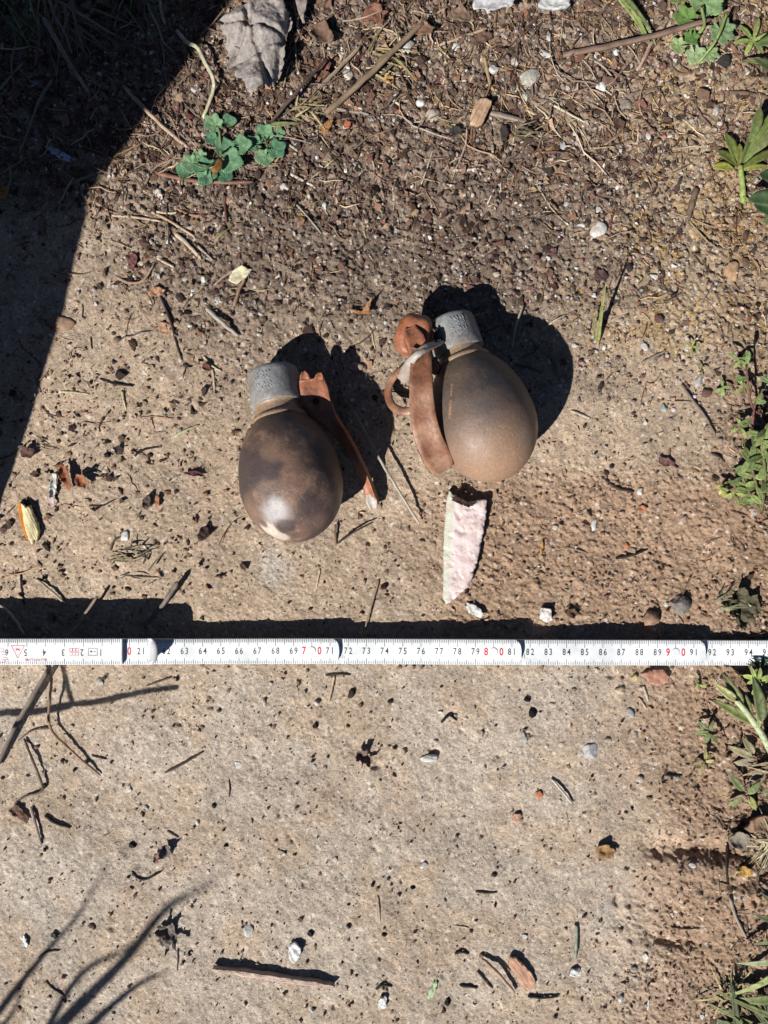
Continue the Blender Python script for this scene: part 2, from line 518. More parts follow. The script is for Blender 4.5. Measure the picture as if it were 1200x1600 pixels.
def slab_mesh(name, outline, thick, zfun, jit=0.0, n=48, rings=None, s=1, bot=None, inner=110):
    """outline in metres about the origin, filled with an irregular net; zfun(x, y, r) = height of the top, r = 1 on the rim"""
    rs = random.Random(s)
    O = resample(outline, n)
    O = [q + Vector((rs.uniform(-jit, jit), rs.uniform(-jit, jit))) for q in O]
    A = abs(sum(O[i].x * O[(i + 1) % n].y - O[(i + 1) % n].x * O[i].y for i in range(n))) / 2
    if sum(O[i].x * O[(i + 1) % n].y - O[(i + 1) % n].x * O[i].y for i in range(n)) < 0: O = O[::-1]
    st = math.sqrt(A / inner)
    ox = np.array([q.x for q in O]); oy = np.array([q.y for q in O])
    I = []
    x0, x1, y0, y1 = ox.min(), ox.max(), oy.min(), oy.max()
    y = y0 + st / 2; row = 0
    def rim(px, py):
        return float(np.sqrt(((ox - px) ** 2 + (oy - py) ** 2).min()))
    def inside(px, py):
        a = oy > py; b = np.roll(a, -1); k = a != b
        xs = ox + (py - oy) * (np.roll(ox, -1) - ox) / np.where(np.roll(oy, -1) == oy, 1e-12, np.roll(oy, -1) - oy)
        return bool((k & (px < xs)).sum() % 2)
    while y < y1:
        x = x0 + (st / 2 if row % 2 else 0)
        while x < x1:
            a, b = x + rs.uniform(-.25, .25) * st, y + rs.uniform(-.25, .25) * st
            if inside(a, b) and rim(a, b) > st * .45: I.append(Vector((a, b)))
            x += st
        y += st * .87; row += 1
    P = O + I
    res = mathutils.geometry.delaunay_2d_cdt(P, [(i, (i + 1) % n) for i in range(n)], [], 1, 1e-9)
    PV, PF, orig = res[0], res[2], res[3]
    RR = [rim(q.x, q.y) for q in PV]; mx = max(RR) + 1e-9
    V = []; m = len(PV)
    for q, d in zip(PV, RR): V.append((q.x, q.y, zfun(q.x, q.y, 1 - d / mx)))
    for q, d in zip(PV, RR):
        z = V[len(V) - m][2] - thick
        k = .985 if d < 1e-7 else 1
        V.append((q.x * k, q.y * k, z if bot is None else min(z, max(bot, z))))
    F = [tuple(f) for f in PF] + [tuple(m + i for i in f[::-1]) for f in PF]
    from collections import Counter
    E = Counter(); D_ = {}
    for f in PF:
        for i in range(len(f)):
            a, b = f[i], f[(i + 1) % len(f)]; E[(min(a, b), max(a, b))] += 1; D_[(min(a, b), max(a, b))] = (a, b)
    for e, c in E.items():
        if c == 1:
            a, b = D_[e]; F.append((b, a, m + a, m + b))
    return mesh_py(name, V, F)

def grain_mat(name, angle, lo=.55, hi=1.3):
    """wood whose fibres run at the given angle on the ground"""
    m, nt, b = new_mat(name)
    tc = N(nt, 'ShaderNodeTexCoord').outputs['Object']
    mp = N(nt, 'ShaderNodeMapping'); mp.inputs['Rotation'].default_value = (0, 0, -math.radians(angle)); mp.inputs['Scale'].default_value = (90, 1500, 900)
    mp0 = N(nt, 'ShaderNodeMapping', vector_type='POINT'); mp0.inputs['Rotation'].default_value = (0, 0, -math.radians(angle))
    nt.links.new(tc, mp0.inputs['Vector'])
    mp.inputs['Rotation'].default_value = (0, 0, 0)
    nt.links.new(mp0.outputs[0], mp.inputs['Vector'])
    n1 = noise(nt, 1.0, 4, .6, mp.outputs[0]); n2 = noise(nt, 220, 3, .6, tc)
    f = mathn(nt, 'MULTIPLY', ramp(nt, n1, .3, .7, lo, hi), ramp(nt, n2, .3, .7, .8, 1.15))
    cc = N(nt, 'ShaderNodeCombineColor')
    for i in range(3): nt.links.new(f, cc.inputs[i])
    c = mixc(nt, 1.0, N(nt, 'ShaderNodeObjectInfo').outputs['Color'], cc.outputs[0], 'MULTIPLY')
    nt.links.new(c, b.inputs['Base Color']); b.inputs['Roughness'].default_value = .8; b.inputs['Specular IOR Level'].default_value = .2
    bump(nt, b, n1, .8, .0008)
    return m

def blob_outline(a, b, rot, s, spiky=.25, n=16):
    rs = random.Random(s); out = []
    for k in range(n):
        t = 2 * math.pi * k / n
        r = 1 + rs.uniform(-spiky, spiky * .6)
        x, y = a * r * math.cos(t), b * r * math.sin(t)
        out.append((x * math.cos(rot) - y * math.sin(rot), x * math.sin(rot) + y * math.cos(rot)))
    return out

def flake(u, v, w, h, col, label, thick=1.0, lift=0.8, curl=0.0, rot=0, name='leaf_fragment', cat='leaf fragment', mat=None, wav=0.8, spiky=.25, outline=None, group=None):
    """flat bit: chip of wood, bark, leaf or plaster. thick, lift, curl, wav in mm; rot in degrees"""
    s = seed(); ph = s * 1.7
    p = gp(u, v, 0)
    if outline is None:
        O = blob_outline(w / 2 / PPM, h / 2 / PPM, math.radians(rot), s, spiky)
    else:
        O = [((a - u) / PPM, (v - b) / PPM) for a, b in outline]
    R = max(w, h) / 2 / PPM
    cr, sr = math.cos(math.radians(rot)), math.sin(math.radians(rot))
    def zf(x, y, r):
        t = ((-x * sr + y * cr) if w >= h else (x * cr + y * sr)) / (R * min(w, h) / max(w, h))
        z = (float(vn(x * 420 + ph, y * 420 + ph * .3, 8)) - .5) * wav * 1.6 + (float(vn(x * 1100 + ph, y * 1100, 9)) - .5) * wav * .7
        return (lift + thick + z + curl * t * t) / 1000
    me = slab_mesh(name, O, thick / 1000, zf, 0.00025, 40, s=s)
    return tag(link(name, me, mat or MAT_DRYLEAF, None, p, C(*col)), label, cat, group)

def leaf_mesh(name, Ln, W, curl=0.15, fold=0.12, tip=1.0, n=10, wave=.04, s=0, shape='lance'):
    rs = random.Random(s); V = []; F = []
    for i in range(n + 1):
        t = i / n
        if shape == 'blade': w = W * (1 - t) ** .6 * min(1, .5 + t * 4)
        elif shape == 'oval': w = W * (max(0, math.sin(math.pi * min(1, t * .96 + .04)))) ** .55 * (.55 + .45 * t)
        else: w = W * (math.sin(math.pi * t ** .75)) ** .9
        w = max(w, W * .04)
        x = Ln * t; z = -curl * Ln * t * t
        for q in (-1, -.5, 0, .5, 1):
            V.append((x, q * w / 2, z + abs(q) * w * fold + rs.uniform(-wave, wave) * W * (abs(q) > .6)))
    m = len(V)
    V += [(x, y, z - 0.00018) for x, y, z in V]
    for i in range(n):
        for k in range(4):
            a = i * 5 + k
            F.append((a, a + 5, a + 6, a + 1)); F.append((m + a, m + a + 1, m + a + 6, m + a + 5))
    for i in range(n):
        a = i * 5; F.append((a, m + a, m + a + 5, a + 5)); a += 4; F.append((a, a + 5, m + a + 5, m + a))
    return mesh_py(name, V, F)

def lobed_mesh(name, R, lobes=7, notch=.18, cup=.1, s=0, spread=330, n=70, teeth=.04):
    """round leaf with a notched rim, stalk at the origin edge, lying in XY"""
    rs = random.Random(s); V = []; F = []
    a0 = math.radians(spread) / 2
    rings = (0.0, .3, .6, .85, 1.0)
    for k, rr in enumerate(rings):
        for i in range(n + 1):
            a = -a0 + 2 * a0 * i / n
            q = 1 - notch * (0.5 - 0.5 * math.cos(lobes * 2 * math.pi * i / n)) * rr
            q += teeth * math.sin(i * 2.9) * rr * rr
            q *= 0.8 + 0.2 * math.cos(a)
            r = R * rr * q
            V.append((R * .25 + r * math.cos(a), r * math.sin(a), cup * R * rr * rr + .05 * R * rr * math.cos(lobes * 2 * math.pi * i / n)))
    m = n + 1
    for k in range(len(rings) - 1):
        for i in range(n):
            F.append((k * m + i, (k + 1) * m + i, (k + 1) * m + i + 1, k * m + i + 1))
    t = len(V); V += [(x, y, z - .00025) for x, y, z in V]
    F += [tuple(t + q for q in f[::-1]) for f in F]
    e = (len(rings) - 1) * m
    for i in range(n): F.append((e + i, t + e + i, t + e + i + 1, e + i + 1))
    return mesh_py(name, V, F)

def place(o, parent, p, yaw, pitch=0, roll=0):
    o.parent = parent
    o.location = Vector(p) - parent.location
    o.rotation_euler = (math.radians(roll), -math.radians(pitch), math.radians(yaw))
    return o

# ------------------------------------------------------------------ added rock and post, shaped out of frame to throw the big shadow
def hull_rock(name, pts, s, label, cat, col, mat):
    P = [Vector(((u - .744 * h - 600) / PPM, (800 - v - .876 * h) / PPM, h / PPM)) for u, v, h in pts]
    c = sum(P, Vector()) / len(P); c.z = 0
    bm = bmesh.new()
    for p in P: bm.verts.new(p - c)
    bmesh.ops.convex_hull(bm, input=bm.verts)
    bmesh.ops.triangulate(bm, faces=bm.faces)
    for _ in range(4):
        bmesh.ops.subdivide_edges(bm, edges=bm.edges, cuts=1, use_grid_fill=True)
        bmesh.ops.triangulate(bm, faces=bm.faces)
        if len(bm.verts) > 6000: break
    bm.normal_update()
    for v in bm.verts:
        q = v.co
        d = float(fbm(q.x * 16 + q.z * 9 + s, q.y * 16 - q.z * 7, 7, 4)) - .5
        v.co = q + v.normal * d * .012
    me = bpy.data.meshes.new(name); bm.to_mesh(me); bm.free()
    me.polygons.foreach_set('use_smooth', [True] * len(me.polygons))
    return tag(link(name, me, mat, None, c, C(*col)), label, cat)

MAT_ROCK = tint_mat('rock', 'obj', 0.9, 120, 0.6, 1.3, 0.7, 0.004, 30)
hull_rock('shadow_rock', [(-40, 880, 60), (-25, 850, 160), (2, 790, 240), (52, 645, 360), (102, 480, 460), (122, 385, 500), (130, 295, 500), (95, 200, 500),
                      (-200, 1020, -40), (-150, 960, 10), (-560, 1100, -40), (-760, 900, -40), (-300, 700, -40), (-560, 640, -40),
                      (-250, 350, 520), (-120, 500, 480), (-420, 620, 300)], 3,
          'unseen low grey rock added beside the frame to cast the big shadow', 'shadow_rock', (150, 142, 132), MAT_ROCK)  # added out of view for its shadow alone

def shadow_post():  # added post, out of view, its edge set by the wanted shadow
    root = empty('shadow_post', ((-620 - 600) / PPM, (800 - 790) / PPM, 0), 'unseen upright timber post added beside the frame to cast the big shadow', 'post')
    b = bmesh.new()
    # right edge of the shadow runs through (350,0) and (128,292)
    h1 = 2600; n = 26
    rings = []
    for i in range(n + 1):
        t = i / n; h = -150 + (h1 + 150) * t
        # shadow point of this edge at height h
        sh_u = -300 + (h / 1000.0) * 754 ; sh_v = 845 - (h / 1000.0) * 996
        cx = sh_u - .744 * h - 300 * 1.0; cy = sh_v + .876 * h - 70
        ring = []
        for k in range(20):
            a = 2 * math.pi * k / 20
            r = 308 * (1 + .02 * math.sin(5 * a + 1) + .012 * math.sin(11 * a + h * .01))
            ring.append(b.verts.new(Vector(((cx + r * math.cos(a) - 600) / PPM, (800 - cy + r * math.sin(a)) / PPM, h / PPM)) - root.location))
        rings.append(ring)
    for i in range(n):
        for k in range(20):
            b.faces.new((rings[i][k], rings[i][(k + 1) % 20], rings[i + 1][(k + 1) % 20], rings[i + 1][k]))
    b.faces.new(rings[-1])
    me = bpy.data.meshes.new('post_shaft'); b.to_mesh(me); b.free()
    me.polygons.foreach_set('use_smooth', [True] * len(me.polygons))
    link('shaft', me, tint_mat('weathered_timber', (0.2, 0.16, 0.12), 0.9, 60, .6, 1.3, .6, .004, 20), root)
shadow_post()

# bare weed beyond the lower left corner: its stems throw the soft branching shadow
def shp(u, v, h):
    """point at height h (soil pixels) whose shadow falls on pixel (u, v)"""
    return Vector(((u - .744 * h - 600) / PPM, (800 - v - .876 * h) / PPM, h / PPM))
def bare_weed():
    base = shp(-330, 2080, 0)
    root = empty('bare_weed', base, 'tall bare weed with dry branching stems beyond the corner', 'weed')
    def br(P, w0, w1):
        pts = catmull([shp(*p) - base for p in P], 6)
        n = len(pts)
        me = tube_mesh('stem', pts, [(w0 + (w1 - w0) * i / (n - 1)) / 2 / PPM for i in range(n)], 7, 1, .08, seed())
        link('stem', me, MAT_STICK, root, (0, 0, 0), C(120, 100, 80))
    def up(P, k=2.1): return [(u, v, h * k) for u, v, h in P]
    br(up([(-330, 2080, 0), (-80, 1800, 140), (95, 1600, 260), (190, 1505, 340), (255, 1425, 430), (300, 1400, 520), (340, 1378, 640)]), 27, 4)
    br(up([(-80, 1800, 140), (-40, 1640, 200), (10, 1565, 260), (70, 1490, 320), (125, 1425, 390), (172, 1345, 520)]), 18, 3)
    br(up([(60, 1640, 240), (120, 1530, 320), (185, 1488, 400), (220, 1470, 480)]), 12, 4)
    br(up([(10, 1720, 200), (150, 1595, 280), (215, 1540, 330), (262, 1520, 420)]), 17, 4)
    br(up([(-40, 1640, 200), (15, 1590, 330), (35, 1545, 420)]), 10, 4)
    br([(-330, 2080, 0), (-260, 1500, 120), (-60, 1160, 220), (60, 1114, 240), (160, 1094, 245), (276, 1075, 250)], 10, 7)
    br([(60, 1114, 240), (108, 1106, 243), (104, 1075, 246), (96, 1035, 250), (92, 1000, 254)], 7, 6)
bare_weed()

# ------------------------------------------------------------------ the folding rule
def plastic(name, base, rough=0.45, bs=.05, spec=.4):
    return tint_mat(name, base, rough, 260, .93, 1.04, bs, .0003, 60, spec)
MAT_RULE = plastic('white_lacquer', (0.70, 0.715, 0.72), .5)
MAT_BLACKINK = plastic('black_ink', (0.035, 0.035, 0.04))
MAT_REDINK = plastic('red_ink', (0.55, 0.03, 0.055))
MAT_HINGE = plastic('hinge_metal', (0.42, 0.42, 0.42), .4)
MAT_RULESIDE = plastic('lacquer_edge', (0.62, 0.63, 0.62), .5)

_gl = {}
def glyph(ch, bold=.008):
    if (ch, bold) in _gl: return _gl[(ch, bold)]
    cu = bpy.data.curves.new('g', 'FONT'); cu.body = ch; cu.align_x = 'CENTER'; cu.align_y = 'CENTER'; cu.size = 1; cu.resolution_u = 3; cu.offset = bold
    ob = bpy.data.objects.new('g', cu); COL.objects.link(ob)
    dg = bpy.context.evaluated_depsgraph_get(); dg.update()
    me = bpy.data.meshes.new_from_object(ob.evaluated_get(dg))
    V = [v.co.to_2d() for v in me.vertices]; F = [tuple(p.vertices) for p in me.polygons]
    if V:
        cx = (min(v.x for v in V) + max(v.x for v in V)) / 2; cy = (min(v.y for v in V) + max(v.y for v in V)) / 2
        hh = max(v.y for v in V) - min(v.y for v in V)
        V = [Vector(((v.x - cx) / hh, (v.y - cy) / hh)) for v in V]
    bpy.data.objects.remove(ob); bpy.data.curves.remove(cu); bpy.data.meshes.remove(me)
    _gl[(ch, bold)] = (V, F)
    return V, F

def rule_y(u): return 1018.6 + 1.8 * ss(300, 1200, u) - 1.0 * math.exp(-((u - 520) / 220) ** 2)

rule = empty('folding_ruler', at(600, 1019, 0.0), 'white folding rule with black and red centimetre numbers lying across the earth', 'folding ruler')
RW = 0.01372                      # width of the rule

class Print:
    def __init__(s, frame): s.V = []; s.F = []; s.fr = frame
    def quad(s, cx, cy, w, h):
        b = len(s.V); s.V += [s.fr(cx - w / 2, cy - h / 2), s.fr(cx + w / 2, cy - h / 2), s.fr(cx + w / 2, cy + h / 2), s.fr(cx - w / 2, cy + h / 2)]
        s.F.append((b, b + 1, b + 2, b + 3))
    def line(s, x0, y0, x1, y1, w):
        d = Vector((x1 - x0, y1 - y0)).normalized(); n = Vector((-d.y, d.x)) * w / 2; b = len(s.V)
        s.V += [s.fr(x0 + n.x, y0 + n.y), s.fr(x0 - n.x, y0 - n.y), s.fr(x1 - n.x, y1 - n.y), s.fr(x1 + n.x, y1 + n.y)]
        s.F.append((b, b + 1, b + 2, b + 3))
    def text(s, t, cx, cy, hgt, sx=.8, gap=.68, flip=False):
        n = len(t)
        for i, ch in enumerate(t):
            V, F = glyph(ch); b = len(s.V); o = (i - (n - 1) / 2) * gap * hgt
            for v in V:
                x, y = o + v.x * hgt * sx, v.y * hgt
                if flip: x, y = -x, -y
                s.V.append(s.fr(cx + x, cy + y))
            s.F += [tuple(b + k for k in f) for f in F]
    def build(s, name, mat, parent):
        if s.V: return link(name, mesh_py(name, s.V, s.F, False), mat, parent)

def segment(u0, h0, u1, h1, numbers=None, end='round', start='straight', thick=.0028, ticks=True, label=None, wid=RW, dy=0):
    """a limb of the rule from pixel u0 (top at h0) to u1 (top at h1); prints lie 0.06 mm above the lacquer"""
    org = rule.location
    def fr0(u, dyy, z=0.0):
        t = (u - u0) / (u1 - u0); h = h0 + (h1 - h0) * t
        p = at(u, rule_y(u) + dy, h + z); p.y += dyy
        return p - org
    # outline in (u, offset) space
    top = []; bot = []
    n = 24; sag = 9.0
    V = []; F = []
    M = 9
    for i in range(n + 1):
        t = i / n
        for k in range(M):
            q = -1 + 2 * k / (M - 1)
            ue = u1 + (sag * (1 - q * q) ** .5 if end == 'round' else 0)
            us = u0
            u = us + (ue - us) * t
            e = .00025 * abs(q) ** 8                                  # eased long edges
            V.append(fr0(u, q * wid / 2, -e))
    top_n = len(V)
    for i in range(n + 1):
        for k in range(M):
            v = V[i * M + k]; V.append(Vector((v.x, v.y, v.z - thick)))
    for i in range(n):
        for k in range(M - 1):
            a = i * M + k
            F.append((a, a + M, a + M + 1, a + 1)); F.append((top_n + a, top_n + a + 1, top_n + a + M + 1, top_n + a + M))
    for i in range(n):
        a = i * M; F.append((a, top_n + a, top_n + a + M, a + M)); a += M - 1; F.append((a, a + M, top_n + a + M, top_n + a))
    for k in range(M - 1):
        F.append((k, k + 1, top_n + k + 1, top_n + k)); a = n * M + k; F.append((a, top_n + a, top_n + a + 1, a + 1))
    me = mesh_py('segment', V, F, False)
    seg = link('segment', me, MAT_RULE, rule)
    if label: seg['label'] = label
    return seg, (lambda u, dyy, z=0.00006: fr0(u, dyy, z))

def pn(n): return 259.7 + 28.43 * (n - 62)     # pixel column of centimetre n

def graduate(seg, fr, c0, c1, col_of, skip=(), lo=None, hi=None, half=RW / 2):
    """millimetre ticks on both edges and the numbers from centimetre c0 to c1; col_of maps a centimetre to a pixel column"""
    tk = Print(fr)
    a, b = (c0, c1)
    for mm in range(int(round(a * 10)), int(round(b * 10)) + 1):
        u = col_of(mm / 10)
        if (lo and u < lo) or (hi and u > hi): continue
        l = .0036 if mm % 10 == 0 else (.0029 if mm % 5 == 0 else .0020)
        w = .75 if mm % 5 == 0 else .6
        l0 = l * (1.12 if mm % 10 == 0 else 1)
        tk.quad(u, half - l0 / 2 - .0001, w, l0); tk.quad(u, -half + l * .42 + .0001, w, l * .84)
    tk.build('tick_marks', MAT_BLACKINK, seg)

def numbers(seg, fr, lst, flip=False):
    bl = Print(fr); rd = Print(fr)
    k = 2840 * 1.0
    for t, u, red in lst:
        P = rd if red else bl
        # glyphs are laid out in (pixel column, metres) so scale x to pixels
        n = len(t); hgt = .0036 if not red else .0044
        for i, ch in enumerate(t):
            V, F = glyph(ch, .022 if red else .008); b = len(P.V); o = (i - (n - 1) / 2) * .72 * hgt
            for v in V:
                x, y = o + v.x * hgt * .76, v.y * hgt
                if flip: x, y = -x, -y
                P.V.append(P.fr(u + x * k, y + (0.0004 if not flip else -.0004)))
            P.F += [tuple(b + q for q in f) for f in F]
    bl.build('black_numbers', MAT_BLACKINK, seg); rd.build('red_numbers', MAT_REDINK, seg)

def rivet(seg, fr, u):
    V = []; F = []; n = 20
    for r, z in ((.0023, .00002), (.0022, .00022), (.0016, .00024)):
        for k in range(n):
            a = 2 * math.pi * k / n
            V.append(fr(u + r * math.cos(a) * 2840, r * math.sin(a) + .0004, z))
    V.append(fr(u, .0004, .0002))
    for q in range(2):
        for k in range(n): F.append((q * n + k, q * n + (k + 1) % n, (q + 1) * n + (k + 1) % n, (q + 1) * n + k))
    for k in range(n): F.append((2 * n + k, 2 * n + (k + 1) % n, 3 * n))
    link('rivet', mesh_py('rivet', V, F), MAT_RULE, seg)

# limbs laid out to the right, each tucked under the one on its left
limbs = [
    (150, .0098, 521, .0112, 61.2, 71.55, None),
    (470, .0078, 806, .0122, 71.75, 81.5, None),
    (755, .0088, 1094, .0094, 81.75, 91.6, None),
    (1040, .0058, 1420, .0064, 91.85, 103, None),
]
for i, (u0, h0, u1, h1, c0, c1, lb) in enumerate(limbs):
    seg, fr = segment(u0, h0, u1, h1)
    graduate(seg, fr, c0, c1, pn)
    lst = []
    for c in range(int(math.ceil(c0)), int(c1) + 1):
        if c % 10 == 0:
            t = str(c)
            lst += [(t[:-1], pn(c) - 12, True), (t[-1], pn(c) + 12, True)]
            rivet(seg, fr, pn(c))
        else:
            lst.append((str(c), pn(c), False))
    numbers(seg, fr, lst)

# the folded pack at the left end
for k in range(4):
    segment(-420, .0112 - .0003 + .0026 * 0 + .0 - .0 * k + (-.0029 * k), 232 - k * 2, .0112 - .0029 * k - .0003) if k else None
for k in range(2):
    seg, fr = segment(-420, .0137 + .0028 * k, 232, .0137 + .0028 * k, label='folded limb inside the pack')
seg20, fr20 = segment(-420, .0192, 229, .0192, label='limb that shows a red nought and 21')
graduate(seg20, fr20, 0, 4, lambda c: 202 + 18.5 * (c - 2) * 1.56, lo=192, hi=231)
numbers(seg20, fr20, [('0', 202, True), ('21', 220.5, False)])
def end_cap():
    V = []; F = []; M = 9
    for z in (.00025, -.0029):
        for us in (231, 236, 239.5):
            for k in range(M):
                q = -1 + 2 * k / (M - 1)
                u = us - 1 + (8.5 * (1 - q * q) ** .5 if us > 231 else 4 * (1 - q * q) ** .5)
                V.append(fr20(u, q * (RW / 2 + .0002), z - (.0006 if us > 238 and z > 0 else 0)))
    for i in range(2):
        for k in range(M - 1):
            a = i * M + k; F.append((a, a + M, a + M + 1, a + 1)); b = a + 3 * M; F.append((b, b + 1, b + M + 1, b + M))
        for k in (0, M - 1):
            a = i * M + k; F.append((a, a + 3 * M, a + 4 * M, a + M))
    for k in range(M - 1):
        a = 2 * M + k; F.append((a, a + 3 * M, a + 3 * M + 1, a + 1)); F.append((k, k + 1, 3 * M + k + 1, 3 * M + k))
    link('hinge_cap', mesh_py('hinge_cap', V, F), MAT_HINGE, seg20)
end_cap()
segA, frA = segment(-420, .0220, 190, .0220, end='straight', label='topmost limb printed upside down with a red triangle mark')
pz = lambda c: 190 - 29.4 * (c + .04)
graduate(segA, frA, 0.1, 12, pz)
numbers(segA, frA, [(str(c), pz(c) - 2 if c < 10 else pz(c), False) for c in range(1, 12)], flip=True)
rd = Print(frA); bk = Print(frA)
K = 2918
def L_(P, pts, w=.00028):
    # polyline in (pixel, metre) space, drawn with constant width
    for (x0, y0), (x1, y1) in zip(pts[:-1], pts[1:]):
        a = Vector((x0 / K, y0)); b = Vector((x1 / K, y1)); d = (b - a).normalized(); n = Vector((-d.y, d.x)) * w / 2; q = len(P.V)
        for p in (a + n, a - n, b - n, b + n): P.V.append(P.fr(p.x * K, p.y))
        P.F.append((q, q + 1, q + 2, q + 3))
L_(rd, [(17.5, .0034), (38, .0034), (27.7, -.0034), (17.5, .0034)])
L_(rd, [(24.5, .0022), (31, .0004)]); L_(rd, [(31, .0022), (24.5, .0004)]); L_(rd, [(23.5, .0013), (32, .0013)])
L_(rd, [(27.6, -.0010), (27.9, -.0016)])
for x in (111, 116, 121):                                   # red boxed mark between 3 and 2
    L_(rd, [(x - 2.2, .0019), (x + 2, .0019), (x + 2, .0003), (x - 2.2, .0003), (x - 2.2, .0019)], .0002)
    L_(rd, [(x - 2.2, -.0004), (x + 2, -.0004), (x + 2, -.0018), (x - 2.2, -.0018)], .0002)
L_(bk, [(138, .0017), (152, .0017), (152, -.0019), (138, -.0019), (138, .0017)], .0002)
L_(bk, [(141, .0002), (144, .0002)], .0009); L_(bk, [(146, .0002), (150, .0002)], .00025)
x = 40
rl = random.Random(4)
while x < 74:                                                # tiny red maker's line along the lower edge, too small to read
    L_(rd, [(x, -.0036), (x, -.0048)], .0002); L_(rd, [(x, -.0036 - rl.choice((0, .0006, .0012))), (x + 1.7, -.0036 - rl.choice((0, .0006, .0012)))], .0002)
    x += 2.7
for (a, b) in ((3, .0016), (6, -.0002), (8, -.0030), (5, -.0044)):
    L_(rd, [(a - 3, b), (a + 3, b), (a + 3, b - .0012), (a - 3, b - .0012)], .0002)
rd.build('red_marks', MAT_REDINK, segA); bk.build('black_marks', MAT_BLACKINK, segA)

# ------------------------------------------------------------------ the two rusty egg-shaped grenades
def body_mat(name, kind):
    m, nt, b = new_mat(name)
    tc = N(nt, 'ShaderNodeTexCoord').outputs['Object']
    n1 = noise(nt, 55, 5, .62, tc); n2 = noise(nt, 150, 5, .65, tc); n3 = noise(nt, 700, 4, .7, tc); n4 = noise(nt, 28, 3, .5, tc)
    sx = N(nt, 'ShaderNodeSeparateXYZ'); nt.links.new(tc, sx.inputs[0])
    def spot(p, r, soft):
        v = N(nt, 'ShaderNodeVectorMath', operation='DISTANCE'); nt.links.new(tc, v.inputs[0]); v.inputs[1].default_value = p
        d = mathn(nt, 'ADD', v.outputs['Value'], mathn(nt, 'MULTIPLY', mathn(nt, 'SUBTRACT', n2, 0.5), r * 1.1))
        return ramp(nt, d, r, r * (1 - soft), 0, 1)
    if kind == 1:
        c = mixc(nt, ramp(nt, n1, .42, .62), (0.098, 0.062, 0.048), (0.19, 0.113, 0.077))
        c = mixc(nt, ramp(nt, n2, .50, .66, 0, .75), c, (0.25, 0.15, 0.10))
        c = mixc(nt, ramp(nt, n4, .50, .57, 0, .85), c, (0.042, 0.031, 0.032))
    else:
        c = mixc(nt, ramp(nt, n1, .40, .62), (0.05, 0.042, 0.04), (0.11, 0.076, 0.058))
        c = mixc(nt, ramp(nt, n2, .55, .7, 0, .5), c, (0.14, 0.105, 0.08))
        dz = mathn(nt, 'ADD', sx.outputs[2], mathn(nt, 'MULTIPLY', mathn(nt, 'SUBTRACT', n1, .5), .02))
        c = mixc(nt, ramp(nt, dz, .008, -.026, 0, .92), c, (0.30, 0.182, 0.112))       # tan towards the blunt end
        c = mixc(nt, ramp(nt, dz, .026, .036, 0, .6), c, (0.15, 0.11, 0.07))
    m1 = b
    nt.nodes
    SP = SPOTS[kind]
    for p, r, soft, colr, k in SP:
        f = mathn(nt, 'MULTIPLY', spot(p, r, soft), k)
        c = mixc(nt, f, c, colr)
    g = ramp(nt, n3, .3, .7, .82, 1.18)
    cc = N(nt, 'ShaderNodeCombineColor')
    for i in range(3): nt.links.new(g, cc.inputs[i])
    c = mixc(nt, 1., c, cc.outputs[0], 'MULTIPLY')
    nt.links.new(c, b.inputs['Base Color'])
    nt.links.new(ramp(nt, n1, .35, .65, .42, .64), b.inputs['Roughness'])
    b.inputs['Specular IOR Level'].default_value = .5
    h = mathn(nt, 'ADD', mathn(nt, 'MULTIPLY', n3, .5), mathn(nt, 'ADD', n2, mathn(nt, 'MULTIPLY', n1, 2.0)))
    c2 = ramp(nt, noise(nt, 260, 3, .6, tc), .62, .70)
    h = mathn(nt, 'SUBTRACT', h, mathn(nt, 'MULTIPLY', c2, .5))
    bump(nt, b, h, .28, .0010)
    return m

def rust_mat(name, a, bcol, dust, df=.5):
    m, nt, b = new_mat(name)
    n1 = noise(nt, 110, 5, .65); n2 = noise(nt, 520, 4, .7); n3 = noise(nt, 60, 3, .5)
    c = mixc(nt, ramp(nt, n1, .38, .62), a, bcol)
    c = mixc(nt, ramp(nt, n3, .45, .65, 0, df), c, dust)
    g = ramp(nt, n2, .3, .7, .72, 1.25)
    cc = N(nt, 'ShaderNodeCombineColor')
    for i in range(3): nt.links.new(g, cc.inputs[i])
    c = mixc(nt, 1., c, cc.outputs[0], 'MULTIPLY')
    nt.links.new(c, b.inputs['Base Color'])
    b.inputs['Roughness'].default_value = .5; b.inputs['Specular IOR Level'].default_value = .5
    bump(nt, b, mathn(nt, 'ADD', mathn(nt, 'MULTIPLY', n2, .5), n1), .45, .0009)
    return m
MAT_RUST = rust_mat('orange_rust', (0.34, 0.115, 0.048), (0.17, 0.062, 0.036), (0.36, 0.19, 0.12))
MAT_RUST2 = rust_mat('brown_rust', (0.17, 0.07, 0.04), (0.28, 0.12, 0.062), (0.36, 0.22, 0.145), .75)
MAT_NECK = rust_mat('neck_rust', (0.19, 0.115, 0.07), (0.27, 0.17, 0.10), (0.3, 0.22, 0.15))
MAT_ZINC = rust_mat('dull_zinc', (0.165, 0.17, 0.172), (0.25, 0.248, 0.245), (0.16, 0.12, 0.085), .6)
MAT_PIN = rust_mat('grey_pin', (0.30, 0.26, 0.225), (0.36, 0.32, 0.28), (0.3, 0.2, 0.14), .4)
MAT_DARK = plastic('dark_hole', (0.012, 0.011, 0.01), .8)

